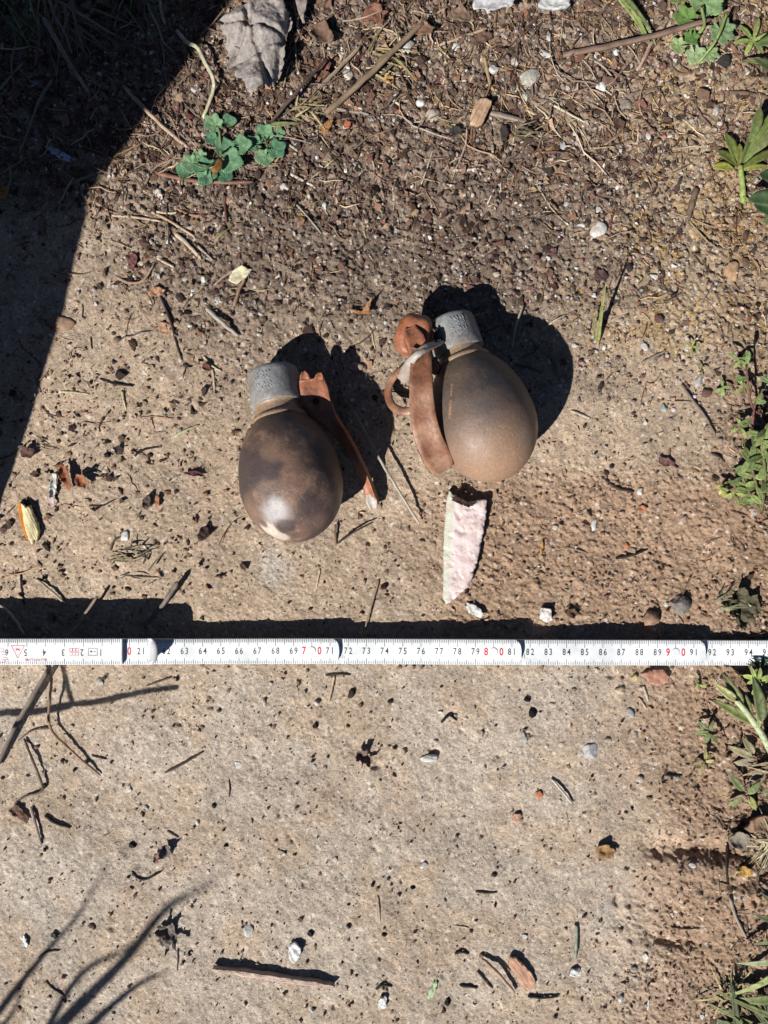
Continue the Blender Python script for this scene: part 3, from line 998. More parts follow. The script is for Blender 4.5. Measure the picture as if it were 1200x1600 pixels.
def lathe(name, prof, n=64, wob=0.0, s=0):
    V = []; F = []
    for i, (z, r) in enumerate(prof):
        for k in range(n):
            a = 2 * math.pi * k / n
            q = 1 + wob * (float(vn(math.cos(a) * 1.6 + 9 + s, math.sin(a) * 1.6 + 9 + z * 55, 12)) - .5)
            V.append((r * q * math.cos(a), r * q * math.sin(a), z))
    m = len(prof)
    for i in range(m - 1):
        for k in range(n):
            F.append((i * n + k, i * n + (k + 1) % n, (i + 1) * n + (k + 1) % n, (i + 1) * n + k))
    F.append(tuple(range(n))[::-1]); F.append(tuple((m - 1) * n + k for k in range(n)))
    return mesh_py(name, V, F)

def smooth_prof(P, n=5):
    return [(q.x, max(q.y, .0002)) for q in catmull([Vector((a, b, 0)) for a, b in P], n)]

EGG = [(-.0302, .0004), (-.0296, .0055), (-.0276, .0108), (-.0240, .0162), (-.0185, .0212), (-.0110, .0252), (-.002, .0273),
       (.006, .0272), (.014, .0262), (.0215, .0241), (.0280, .0212), (.0330, .0178), (.0362, .0148)]

def strip_mesh(name, P, thick=.0012, flange=.0022, seg=5, prongs=False):
    """bent sheet-metal lever: P = (u, v, h mm, width px, tilt deg); edges folded down"""
    pts = catmull([at(p[0], p[1], p[2] / 1000) for p in P], seg)
    n = len(pts)
    def ip(k, i):
        t = i / (n - 1) * (len(P) - 1); a = min(int(t), len(P) - 2); f = t - a; f = f * f * (3 - 2 * f)
        return P[a][k] + (P[a + 1][k] - P[a][k]) * f
    V = []; F = []; A = []
    for i, p in enumerate(pts):
        t = (pts[min(i + 1, n - 1)] - pts[max(i - 1, 0)]).normalized()
        side = t.cross(Vector((0, 0, 1))).normalized()
        side = Quaternion(t, math.radians(ip(4, i))) @ side
        up = side.cross(t).normalized()
        w = ip(3, i) / 2 / 2950
        ring = []
        for q, dz in ((-1, -flange), (-1, .0002), (-.93, .0007), (-.6, .0001), (0, -.0001), (.6, .0001), (.93, .0007), (1, .0002), (1, -flange)):
            ring.append(p + side * w * q + up * dz)
        for q, dz in ((1, -flange), (1, .0002), (.93, .0007), (.6, .0001), (0, -.0001), (-.6, .0001), (-.93, .0007), (-1, .0002), (-1, -flange)):
            ring.append(p + side * (w * q - (thick * .8 if q == 1 else (-thick * .8 if q == -1 else 0))) + up * (dz - (thick if abs(q) < 1 else 0)))
        A.append(ring)
    for r in A: V += r
    m = 18
    for i in range(n - 1):
        for k in range(m):
            a = i * m + k; b = i * m + (k + 1) % m
            F.append((a, b, b + m, a + m))
    for r0 in (0, (n - 1) * m):
        for k in range(8):
            F.append((r0 + k, r0 + k + 1, r0 + 16 - k, r0 + 17 - k))
    return V, F

def frame_of(cu, cv, ch, ku, kv, kh, roll=0):
    c = at(cu, cv, ch); k = at(ku, kv, kh)
    z = (k - c).normalized(); x = (Vector((0, 0, 1)) - z * z.z).normalized(); y = z.cross(x)
    return c, Matrix((x, y, z)).transposed(), (k - c).length

def local_spot(fr, u, v, h=.03):
    """rough surface point of the egg under pixel (u,v), in body coordinates"""
    c, R, _ = fr
    o = Vector((0, 0, D)); d = (at(u, v, 0) - o).normalized()
    best = None
    for i in range(400):
        p = o + d * (D - .06 + i * .00016) / -d.z * 1.0
        q = R.transposed() @ (p - c)
        zs = [e[0] for e in EGG]; rs_ = [e[1] for e in EGG]
        if zs[0] < q.z < zs[-1]:
            if math.hypot(q.x, q.y) <= np.interp(q.z, zs, rs_): return tuple(q)
    return tuple(R.transposed() @ (at(u, v, h) - c))

FR1 = frame_of(456, 759, .0262, 431, 611, .0155)
FR2 = frame_of(758, 666, .0262, 705, 513, .0152)
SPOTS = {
    1: [(local_spot(FR1, 432, 800), .0095, .55, (0.33, 0.30, 0.295), .8), (local_spot(FR1, 420, 827), .0066, .35, (0.52, 0.43, 0.36), .9),  # left egg: real patches, plus a painted grey sheen and darker right side
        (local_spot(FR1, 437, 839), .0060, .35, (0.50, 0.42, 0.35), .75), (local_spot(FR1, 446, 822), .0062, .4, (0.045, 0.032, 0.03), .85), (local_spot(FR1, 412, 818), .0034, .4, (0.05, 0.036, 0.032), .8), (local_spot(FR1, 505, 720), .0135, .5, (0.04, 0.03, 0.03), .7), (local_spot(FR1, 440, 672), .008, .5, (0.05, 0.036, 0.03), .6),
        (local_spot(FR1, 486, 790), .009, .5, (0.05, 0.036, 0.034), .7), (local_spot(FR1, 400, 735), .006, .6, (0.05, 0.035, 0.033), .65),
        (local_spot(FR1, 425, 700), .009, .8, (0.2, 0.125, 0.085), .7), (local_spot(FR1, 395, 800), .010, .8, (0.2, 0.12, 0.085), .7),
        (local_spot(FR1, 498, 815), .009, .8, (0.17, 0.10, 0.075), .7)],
    2: [(local_spot(FR2, 820, 675), .006, .7, (0.2, 0.16, 0.13), .5), (local_spot(FR2, 715, 585), .012, .9, (0.17, 0.11, 0.07), .6),
        (local_spot(FR2, 760, 640), .012, .9, (0.07, 0.064, 0.07), .5)] + [(local_spot(FR2, 706 - .35 * k, 602 + 5 * k), .0011, .6, (.30, .16, .075), .7 if k != 4 else 0) for k in range(11)] + [(local_spot(FR2, 722 + 4 * k, 622 - 1.6 * k), .0007, .6, (.17, .10, .06), .6) for k in range(8)],
}

def grenade(kind, FRM, label, cap_r, cap_s):
    c, R, _ = FRM
    root = empty('grenade', c, label, 'grenade', 'rusty egg grenades')
    q = R.to_quaternion()
    def put(name, me, mat, par=root):
        o = link(name, me, mat, par); 
        if par is root: o.rotation_mode = 'QUATERNION'; o.rotation_quaternion = q
        return o
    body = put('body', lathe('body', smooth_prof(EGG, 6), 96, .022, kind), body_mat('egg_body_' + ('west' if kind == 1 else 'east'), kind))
    # welded seam round the widest part and the neck collar
    put('neck_collar', lathe('neck_collar', smooth_prof([(.0355, .0146), (.0372, .0150), (.0385, .0143), (.0392, .0128), (.041, .0122), (.044, .0121), (.0452, .0128), (.0466, .0127), (.048, .0118)], 3), 64, .03, 4), MAT_NECK)
    s0, s1 = cap_s
    r = cap_r
    cap = put('fuze_cap', lathe('fuze_cap', [(s0 - .0002, r * .80), (s0, r * .97), (s0 + .0006, r), (s0 + .004, r * 1.005), (s0 + .010, r), (s1 - .004, r * .995), (s1 - .0018, r * .985), (s1 - .0006, r * .94), (s1, r * .86), (s1 + .0001, r * .4)], 72, .03, 2), MAT_ZINC)
    # cast characters on the cap, worn past reading
    rr = random.Random(3 + kind); V = []; F = []
    ang0 = {1: math.radians(-18), 2: math.radians(8)}[kind]
    for row in range(2):
        for k in range(3):
            a0 = ang0 + (k - 1) * .25
            for (x0, y0, x1, y1) in rr.sample([(-.5, 1, .5, 1), (.5, 1, .5, 0), (-.5, 0, .5, 0), (-.5, 1, -.5, 0), (-.5, 0, -.5, -1), (.5, 0, .5, -1), (-.5, -1, .5, -1)], 5):
                for d in range(2):
                    pass
                p0 = (a0 + x0 * .12, s0 + .0075 + row * .0062 + y0 * .0021); p1 = (a0 + x1 * .12, s0 + .0075 + row * .0062 + y1 * .0021)
                e = Vector((p1[0] - p0[0], (p1[1] - p0[1]) / r)).normalized(); nn = Vector((-e.y, e.x)) * .016
                b = len(V)
                for (a, z), sg in ((p0, 1), (p0, -1), (p1, -1), (p1, 1)):
                    aa = a + nn.x * sg; zz = z + nn.y * sg * r
                    V.append((math.cos(aa) * (r + .00008), math.sin(aa) * (r + .00008), zz))
                for (a, z), sg in ((p0, 1), (p0, -1), (p1, -1), (p1, 1)):
                    aa = a + nn.x * sg * 1.5; zz = z + nn.y * sg * r * 1.5
                    V.append((math.cos(aa) * (r - .0004), math.sin(aa) * (r - .0004), zz))
                F += [(b, b + 1, b + 2, b + 3)] + [(b + i, b + 4 + i, b + 4 + (i + 1) % 4, b + (i + 1) % 4) for i in range(4)]
    cl = link('cast_lettering', mesh_py('cast_lettering', V, F), MAT_ZINC, cap)
    return root, body, cap

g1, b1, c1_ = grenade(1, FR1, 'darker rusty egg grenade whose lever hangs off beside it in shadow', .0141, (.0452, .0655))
g2, b2, c2_ = grenade(2, FR2, 'rusty egg grenade with a wide lever and pull ring beside the pinkish plaster shard', .0137, (.0430, .0625))

def add_world(name, V, F, mat, parent, org, smooth=True, label=None):
    o = link(name, mesh_py(name, [Vector(v) - org for v in V], F, smooth), mat, parent)
    if label: o['label'] = label
    return o

# lever of the left grenade: plate with two prongs, narrow arm, bright tip
V, F = strip_mesh('lever', [(487, 592, 22, 40, -4), (491, 612, 22, 46, 0), (500, 638, 21, 42, 8), (520, 664, 19, 26, 28), (542, 694, 16.5, 20, 42), (560, 728, 13, 18, 46), (574, 760, 9, 18, 40), (583, 790, 5.5, 19, 22)])
lev = add_world('lever', V, F, MAT_RUST, g1, g1.location)
for (pa, pb, w) in (((477, 594), (474, 580), 17), ((498, 594), (500, 582), 15)):
    V, F = strip_mesh('prong', [(pa[0], pa[1], 22, w, 0), ((pa[0] + pb[0]) / 2, (pa[1] + pb[1]) / 2, 22.3, w * .85, 0), (pb[0], pb[1], 22, w * .35, 0)], flange=.0012)
    link('prong', mesh_py('prong', [Vector(v) - g1.location for v in V], F), MAT_RUST, lev)
V, F = strip_mesh('lever_tip', [(579, 772, 7.6, 15, 20), (581, 784, 6.8, 19, 15), (584, 796, 5.6, 12, 10)], flange=.001)
link('lever_tip', mesh_py('lever_tip', [Vector(v) - g1.location for v in V], F), MAT_PIN, lev)
p = at(494, 627, .0228)
hv = lathe('pivot_hole', [(0, .0014), (.0003, .0019), (.0006, .0017), (.0004, .0009)], 20)
ho = link('pivot_hole', hv, MAT_DARK, lev, p - g1.location)

# lever of the right grenade
V, F = strip_mesh('lever', [(658, 545, 36, 30, -6), (658, 566, 40, 33, 2), (658, 600, 44, 35, 6), (660, 640, 45, 38, 6), (668, 680, 43, 41, 2), (681, 710, 39.5, 43, -2), (691, 729, 36.5, 38, -4), (695, 737, 35.5, 24, -4)], flange=.003)
lev2 = add_world('lever', V, F, MAT_RUST2, g2, g2.location)
# domed rusty striker housing
def dome():
    v, f = ico(4); v = v.copy()
    v[:, 2] = np.where(v[:, 2] < -.2, -.2, v[:, 2])
    w = v * np.array([.0108, .0126, .0112]) * (1 + (vn(v[:, 0] * 2 + 5, v[:, 1] * 2 + v[:, 2] + 3, 14) - .5)[:, None] * .22)
    # flattened towards the cap
    w[:, 0] = np.clip(w[:, 0], -.0094, .0088); w[:, 2] = np.minimum(w[:, 2], .0082 + .12 * w[:, 1]); w[:, 1] = np.maximum(w[:, 1], -.0105)
    return w, f
w, f = dome()
hd = link('striker_housing', mesh_np('striker_housing', w, f), MAT_RUST, g2, at(646, 527, .0225) - g2.location)
hd.rotation_euler = (0, 0, math.radians(-15))
V, F = strip_mesh('housing_strap', [(640, 512, 32, 20, -10), (648, 528, 34, 30, -10), (655, 548, 33.5, 30, -12)], flange=.0035)
add_world('housing_strap', V, F, MAT_RUST, g2, g2.location)
V, F = strip_mesh('bracket', [(668, 520, 26, 22, 20), (676, 530, 24, 24, 25), (684, 545, 21, 20, 25)], flange=.002)
add_world('bracket', V, F, MAT_RUST2, g2, g2.location)
V, F = strip_mesh('hook', [(676, 560, 27, 10, 30), (681, 574, 28, 14, 20), (676, 584, 27, 8, 20)], flange=.0015)
add_world('hook', V, F, MAT_RUST, g2, g2.location)
# pull ring
def ring_mesh(R, a, b, n=56, m=10):
    V = []; F = []
    for i in range(n):
        t = 2 * math.pi * i / n
        for k in range(m):
            s_ = 2 * math.pi * k / m
            rr = R + a * math.cos(s_)
            V.append((rr * math.cos(t) * 1.0, rr * math.sin(t) * 1.05, b * math.sin(s_)))
    for i in range(n):
        for k in range(m):
            F.append((i * m + k, ((i + 1) % n) * m + k, ((i + 1) % n) * m + (k + 1) % m, i * m + (k + 1) % m))
    return mesh_py('pull_ring', V, F)
pr_ = link('pull_ring', ring_mesh(.0118, .0023, .0012), MAT_RUST2, g2, at(637, 609, .0115) - g2.location)
pr_.rotation_euler = (math.radians(-10), math.radians(-24), 0)
# split pin of grey metal, flared where its legs part
def rod(name, P, W, mat, par, org, flat=.6, parent_obj=None):
    pts = catmull([at(a, b, h / 1000) for a, b, h in P], 5); n = len(pts)
    rad = [np.interp(i / (n - 1), np.linspace(0, 1, len(W)), W) / 2 / 2950 for i in range(n)]
    return link(name, tube_mesh(name, [q - org for q in pts], rad, 8, flat, .1, seed()), mat, parent_obj or par)
pin = rod('split_pin', [(630, 594, 22), (636, 578, 31), (645, 561, 41), (657, 551, 43.5), (672, 543, 39), (691, 535, 30)], [24, 22, 14, 10, 9, 7], MAT_PIN, g2, g2.location)
rod('pin_leg', [(640, 566, 38), (650, 553, 42), (664, 541, 41), (678, 536, 35)], [11, 9, 8, 6], MAT_PIN, g2, g2.location, .8, pin)
rod('pin_leg', [(684, 513, 28), (682, 527, 29), (690, 533, 28)], [6, 8, 10], MAT_DARK, g2, g2.location, .8, pin)

# ------------------------------------------------------------------ loose ground cover that nobody could count
def rand_rot(rs, n, tilt):
    yaw = rs.uniform(0, 2 * np.pi, n); pit = rs.normal(0, tilt, n); rol = rs.normal(0, tilt, n)
    cy, sy, cp, sp, cr, sr = np.cos(yaw), np.sin(yaw), np.cos(pit), np.sin(pit), np.cos(rol), np.sin(rol)
    R = np.empty((n, 3, 3))
    R[:, 0, 0] = cy * cp; R[:, 0, 1] = cy * sp * sr - sy * cr; R[:, 0, 2] = cy * sp * cr + sy * sr
    R[:, 1, 0] = sy * cp; R[:, 1, 1] = sy * sp * sr + cy * cr; R[:, 1, 2] = sy * sp * cr - cy * sr
    R[:, 2, 0] = -sp; R[:, 2, 1] = cp * sr; R[:, 2, 2] = cp * cr
    return R

def sample_zone(rs, n, dens, lo=(-260, -260), hi=(1460, 1860), dmax=1.0):
    out_u = []; out_v = []; got = 0
    while got < n:
        m = n * 4
        u = rs.uniform(lo[0], hi[0], m); v = rs.uniform(lo[1], hi[1], m)
        d = dens(u, v)
        edge = np.where((u < -60) | (u > 1260) | (v < -60) | (v > 1660), .35, 1)
        k = rs.random(m) * dmax < d * edge
        out_u.append(u[k]); out_v.append(v[k]); got += k.sum()
    return np.concatenate(out_u)[:n], np.concatenate(out_v)[:n]

def pick(rs, n, pal, wts):
    pal = np.array([C(*p) for p in pal]); w = np.array(wts, float); w /= w.sum()
    c = pal[rs.choice(len(pal), n, p=w)]
    return np.clip(c * rs.uniform(.7, 1.25, (n, 1)) * (1 + rs.normal(0, .04, (n, 3))), .01, .8)

def put_stuff(name, V, F, col, mat, label):
    n, k = V.shape[0], V.shape[1]
    faces = (F[None] + (np.arange(n) * k)[:, None, None]).reshape(-1, F.shape[1])
    o = link(name, mesh_np(name, V.reshape(-1, 3), faces, np.repeat(col, k, 0), False), mat)
    return tag(o, label, name.replace('_', ' '), kind='stuff')

def grains(name, n, dens, size, pal, wts, s, label, squash=(.5, .9), sink=.15, power=1.6, sub=1, dmax=1.0):
    rs = np.random.default_rng(s)
    u, v = sample_zone(rs, n, dens, dmax=dmax)
    r = size[0] + (size[1] - size[0]) * rs.random(n) ** (power * 2.2)
    bv, bf = ico(sub) if sub else (np.array([(1, 0, 0), (0, 1, 0), (-1, 0, 0), (0, -1, 0), (0, 0, 1), (0, 0, -1)], float), np.array([(0, 1, 4), (1, 2, 4), (2, 3, 4), (3, 0, 4), (1, 0, 5), (2, 1, 5), (3, 2, 5), (0, 3, 5)]))
    V = bv[None] * (1 + rs.uniform(-.32, .22, (n, len(bv), 1)))
    sc = np.stack([rs.uniform(.75, 1.3, n), rs.uniform(.65, 1.05, n), rs.uniform(*squash, n)], -1) * r[:, None]
    V = V * sc[:, None]
    V = np.einsum('nij,nkj->nki', rand_rot(rs, n, .35), V)
    z = gz(u, v) + sc[:, 2] * (1 - 2 * sink) * .8
    V += np.stack([(u - 600) / PPM, (800 - v) / PPM, z], -1)[:, None]
    return put_stuff(name, V, bf, pick(rs, n, pal, wts), MAT_GRAIN, label)

def fibres(name, n, dens, length, width, pal, wts, s, label, lift=.6, tilt=.12, dmax=1.0):
    rs = np.random.default_rng(s)
    u, v = sample_zone(rs, n, dens, dmax=dmax)
    ln = length[0] + (length[1] - length[0]) * rs.random(n) ** 2.4
    w = rs.uniform(*width, n); K = 5
    t = np.linspace(-.5, .5, K)
    bend = rs.normal(0, .16, n); kink = rs.normal(0, .06, (n, K))
    X = t[None] * ln[:, None]; Y = (bend[:, None] * (t[None] ** 2 * 4) + kink) * ln[:, None] * .5
    yaw = rs.uniform(0, 2 * np.pi, n); c, s_ = np.cos(yaw)[:, None], np.sin(yaw)[:, None]
    px = X * c - Y * s_ + ((u - 600) / PPM)[:, None]; py = X * s_ + Y * c + ((800 - v) / PPM)[:, None]
    pz_ = wz(px, py) + (w * .4)[:, None] + np.abs(rs.normal(0, lift / 1000, n))[:, None] + t[None] * ln[:, None] * rs.normal(0, tilt, n)[:, None]
    pz_ = np.maximum(pz_, wz(px, py) + (w * .2)[:, None])
    prof = np.array([.5, 1, 1, .95, .4])
    V = np.empty((n, K, 3, 3))
    nx, ny = -(X * 0 + s_), (X * 0 + c)
    for k, (a, b) in enumerate(((1, -.3), (-1, -.3), (0, .8))):
        V[:, :, k, 0] = px + nx * a * w[:, None] * .5 * prof; V[:, :, k, 1] = py + ny * a * w[:, None] * .5 * prof
        V[:, :, k, 2] = pz_ + b * w[:, None] * .5
    V = V.reshape(n, K * 3, 3)
    F = []
    for i in range(K - 1):
        for k in range(3):
            a, b = i * 3 + k, i * 3 + (k + 1) % 3
            F.append((a, a + 3, b + 3, b))
    return put_stuff(name, V, np.array(F), pick(rs, n, pal, wts), MAT_LITTER, label)

def crumbs(name, n, dens, size, pal, wts, s, label, tilt=.4, thick=.18, dmax=1.0, raise_=.25):
    rs = np.random.default_rng(s)
    u, v = sample_zone(rs, n, dens, dmax=dmax)
    r = size[0] + (size[1] - size[0]) * rs.random(n) ** 3
    a = np.linspace(0, 2 * np.pi, 7)[:-1]
    rim = rs.uniform(.45, 1.25, (n, 6)); el = rs.uniform(.35, 1.0, n)
    V = np.zeros((n, 8, 3))
    V[:, :6, 0] = np.cos(a) * rim; V[:, :6, 1] = np.sin(a) * rim * el[:, None]; V[:, :6, 2] = rs.normal(0, .22, (n, 6))
    V[:, 6, 2] = thick + rs.normal(0, .1, n); V[:, 7, 2] = -thick
    V *= r[:, None, None]
    V = np.einsum('nij,nkj->nki', rand_rot(rs, n, tilt), V)
    V += np.stack([(u - 600) / PPM, (800 - v) / PPM, gz(u, v) + r * raise_], -1)[:, None]
    F = np.array([(i, (i + 1) % 6, 6) for i in range(6)] + [((i + 1) % 6, i, 7) for i in range(6)])
    return put_stuff(name, V, F, pick(rs, n, pal, wts), MAT_LITTER, label)

zh = lambda u, v: zone_humus(u, v)
patch = lambda u, v, sc, s: ss(.40, .62, fbm(u / sc, v / sc, s, 3))
PAL_G = [(214, 208, 200), (190, 181, 172), (168, 156, 146), (146, 128, 116), (172, 150, 130), (114, 98, 90), (134, 102, 90), (72, 63, 59), (176, 132, 106)]
GD = lambda u, v: np.clip(zh(u, v) * (.55 + .45 * patch(u, v, 60, 110)) + .5 * zone_ochre(u, v) + .25 * ss(860, 960, u) * ss(760, 620, v) + .02, 0, 1)
grains('gravel', 19000, GD, (.00035, .0016), PAL_G, [.8, 1.1, 1.5, 1.7, 1.2, 1.5, .8, 1.1, .2], 1, 'fine mixed gravel of pale and brown grains over the dark earth', power=1.8)
grains('grit', 38000, GD, (.00022, .00055), PAL_G, [1, 1.4, 1.6, 1.6, 1.2, 1.4, .8, 1.1, .2], 12, 'powdery grit of pale and brown specks between the gravel', power=.6, sub=0)
grains('sand_grains', 9000, lambda u, v: np.clip(1 - zh(u, v), 0, 1), (.00018, .0008), [(226, 214, 198), (200, 180, 160), (150, 126, 106), (90, 74, 64), (60, 50, 44)], [1.0, 1.6, 1, .7, .7], 2,
       'sparse sand grains on the smooth pale soil', sub=0)
crumbs('leaf_crumbs', 15000, lambda u, v: np.clip(zh(u, v) * (.25 + .75 * ss(560, 260, v)) * (.4 + .6 * patch(u, v, 45, 101)) + .25 * zone_edge(u, v) * patch(u, v, 30, 102) + .22 * patch(u, v, 34, 113) * ss(560, 640, v) * ss(960, 900, v) * ss(420, 340, u), 0, 1), (.0005, .0034),
       [(86, 68, 58), (114, 88, 74), (68, 55, 50), (134, 102, 82), (98, 70, 64), (150, 122, 98), (172, 146, 120)], [2, 1.6, 1.6, 1.1, .8, .6, .3], 3, 'brown leaf mould crumbs in the dark upper earth')
fibres('plant_litter', 5200, lambda u, v: np.clip(zh(u, v) * (.15 + .85 * ss(420, 200, v)) * (.35 + .65 * patch(u, v, 60, 103)) + .12 * zone_ochre(u, v) + .06 * ss(1000, 700, v) * ss(420, 100, u) + .5 * zone_edge(u, v) * patch(u, v, 50, 106), 0, 1),
       (.003, .022), (.00035, .0009), [(188, 160, 124), (150, 120, 92), (110, 84, 66), (84, 64, 54), (206, 186, 152), (128, 112, 100)], [.8, 1.3, 1.5, 1.3, .4, .8], 4, 'scattered dry stem bits and rootlets over the leaf mould')
fibres('straw_litter', 520, lambda u, v: np.clip(zh(u, v) * ss(420, 180, v) * (.2 + .8 * patch(u, v, 80, 111)), 0, 1), (.010, .036), (.0005, .0011), [(192, 172, 144), (164, 140, 114), (138, 118, 102), (112, 92, 80), (180, 166, 150)], [.9, 1.3, 1.4, 1.3, .5], 14,
       'tangle of dry straws and thin roots in the upper litter', lift=1.6, tilt=.06)
crumbs('leaf_litter', 1500, lambda u, v: np.clip(zh(u, v) * ss(400, 120, v) * (.15 + .85 * patch(u, v, 70, 112)), 0, 1), (.0013, .0050), [(104, 80, 70), (128, 98, 80), (86, 66, 56), (146, 112, 92), (116, 80, 72), (160, 132, 108), (176, 156, 134)], [1.6, 1.5, 1.2, 1, .8, .5, .3], 15,
       'broken dead leaves matted in the upper litter', tilt=.5, thick=.08, raise_=.3)
crumbs('soil_crumbs', 11500, lambda u, v: np.clip((1 - zh(u, v)) * (.10 + .9 * zone_crumb(u, v) * patch(u, v, 40, 104) + .35 * ss(700, 640, v) * .5 + .30 * patch(u, v, 55, 105) * ss(1020, 900, v)) + .9 * np.exp(-((v - 1325 - (u - 1080) * .14) / 20) ** 2) * ss(990, 1030, u) * ss(1230, 1180, u), 0, 1), (.0004, .0020),
       [(172, 142, 120), (156, 126, 104), (134, 106, 88), (104, 82, 70), (196, 174, 154)], [1.6, 1.4, 1, .6, .35], 5, 'small crumbs of brown soil on the trodden surface', tilt=.6, thick=.5)
crumbs('dark_crumbs', 760, lambda u, v: np.clip((1 - .8 * zh(u, v)) * (.22 + .6 * patch(u, v, 70, 107) * ss(1000, 900, v) + .15 * ss(1000, 1050, v)), 0, 1), (.0004, .0017),
       [(46, 38, 34), (60, 46, 40), (36, 31, 29), (86, 62, 50)], [1.5, 1, 1.2, .5], 6, 'tiny blackish plant crumbs and painted shadow specks on the pale soil', tilt=.5, thick=.45, raise_=.45)  # dark colour also stands in for small shadow specks
grains('moss', 5200, lambda u, v: zone_ochre(u, v) * ss(.48, .66, fbm(u / 32, v / 32, 108, 3)), (.0003, .0009), [(186, 146, 62), (168, 126, 50), (150, 118, 70), (196, 160, 84)], [1, 1, .8, .6], 7,
       'ochre moss specks on the gritty earth near the upper corner', squash=(.6, 1), sub=0)

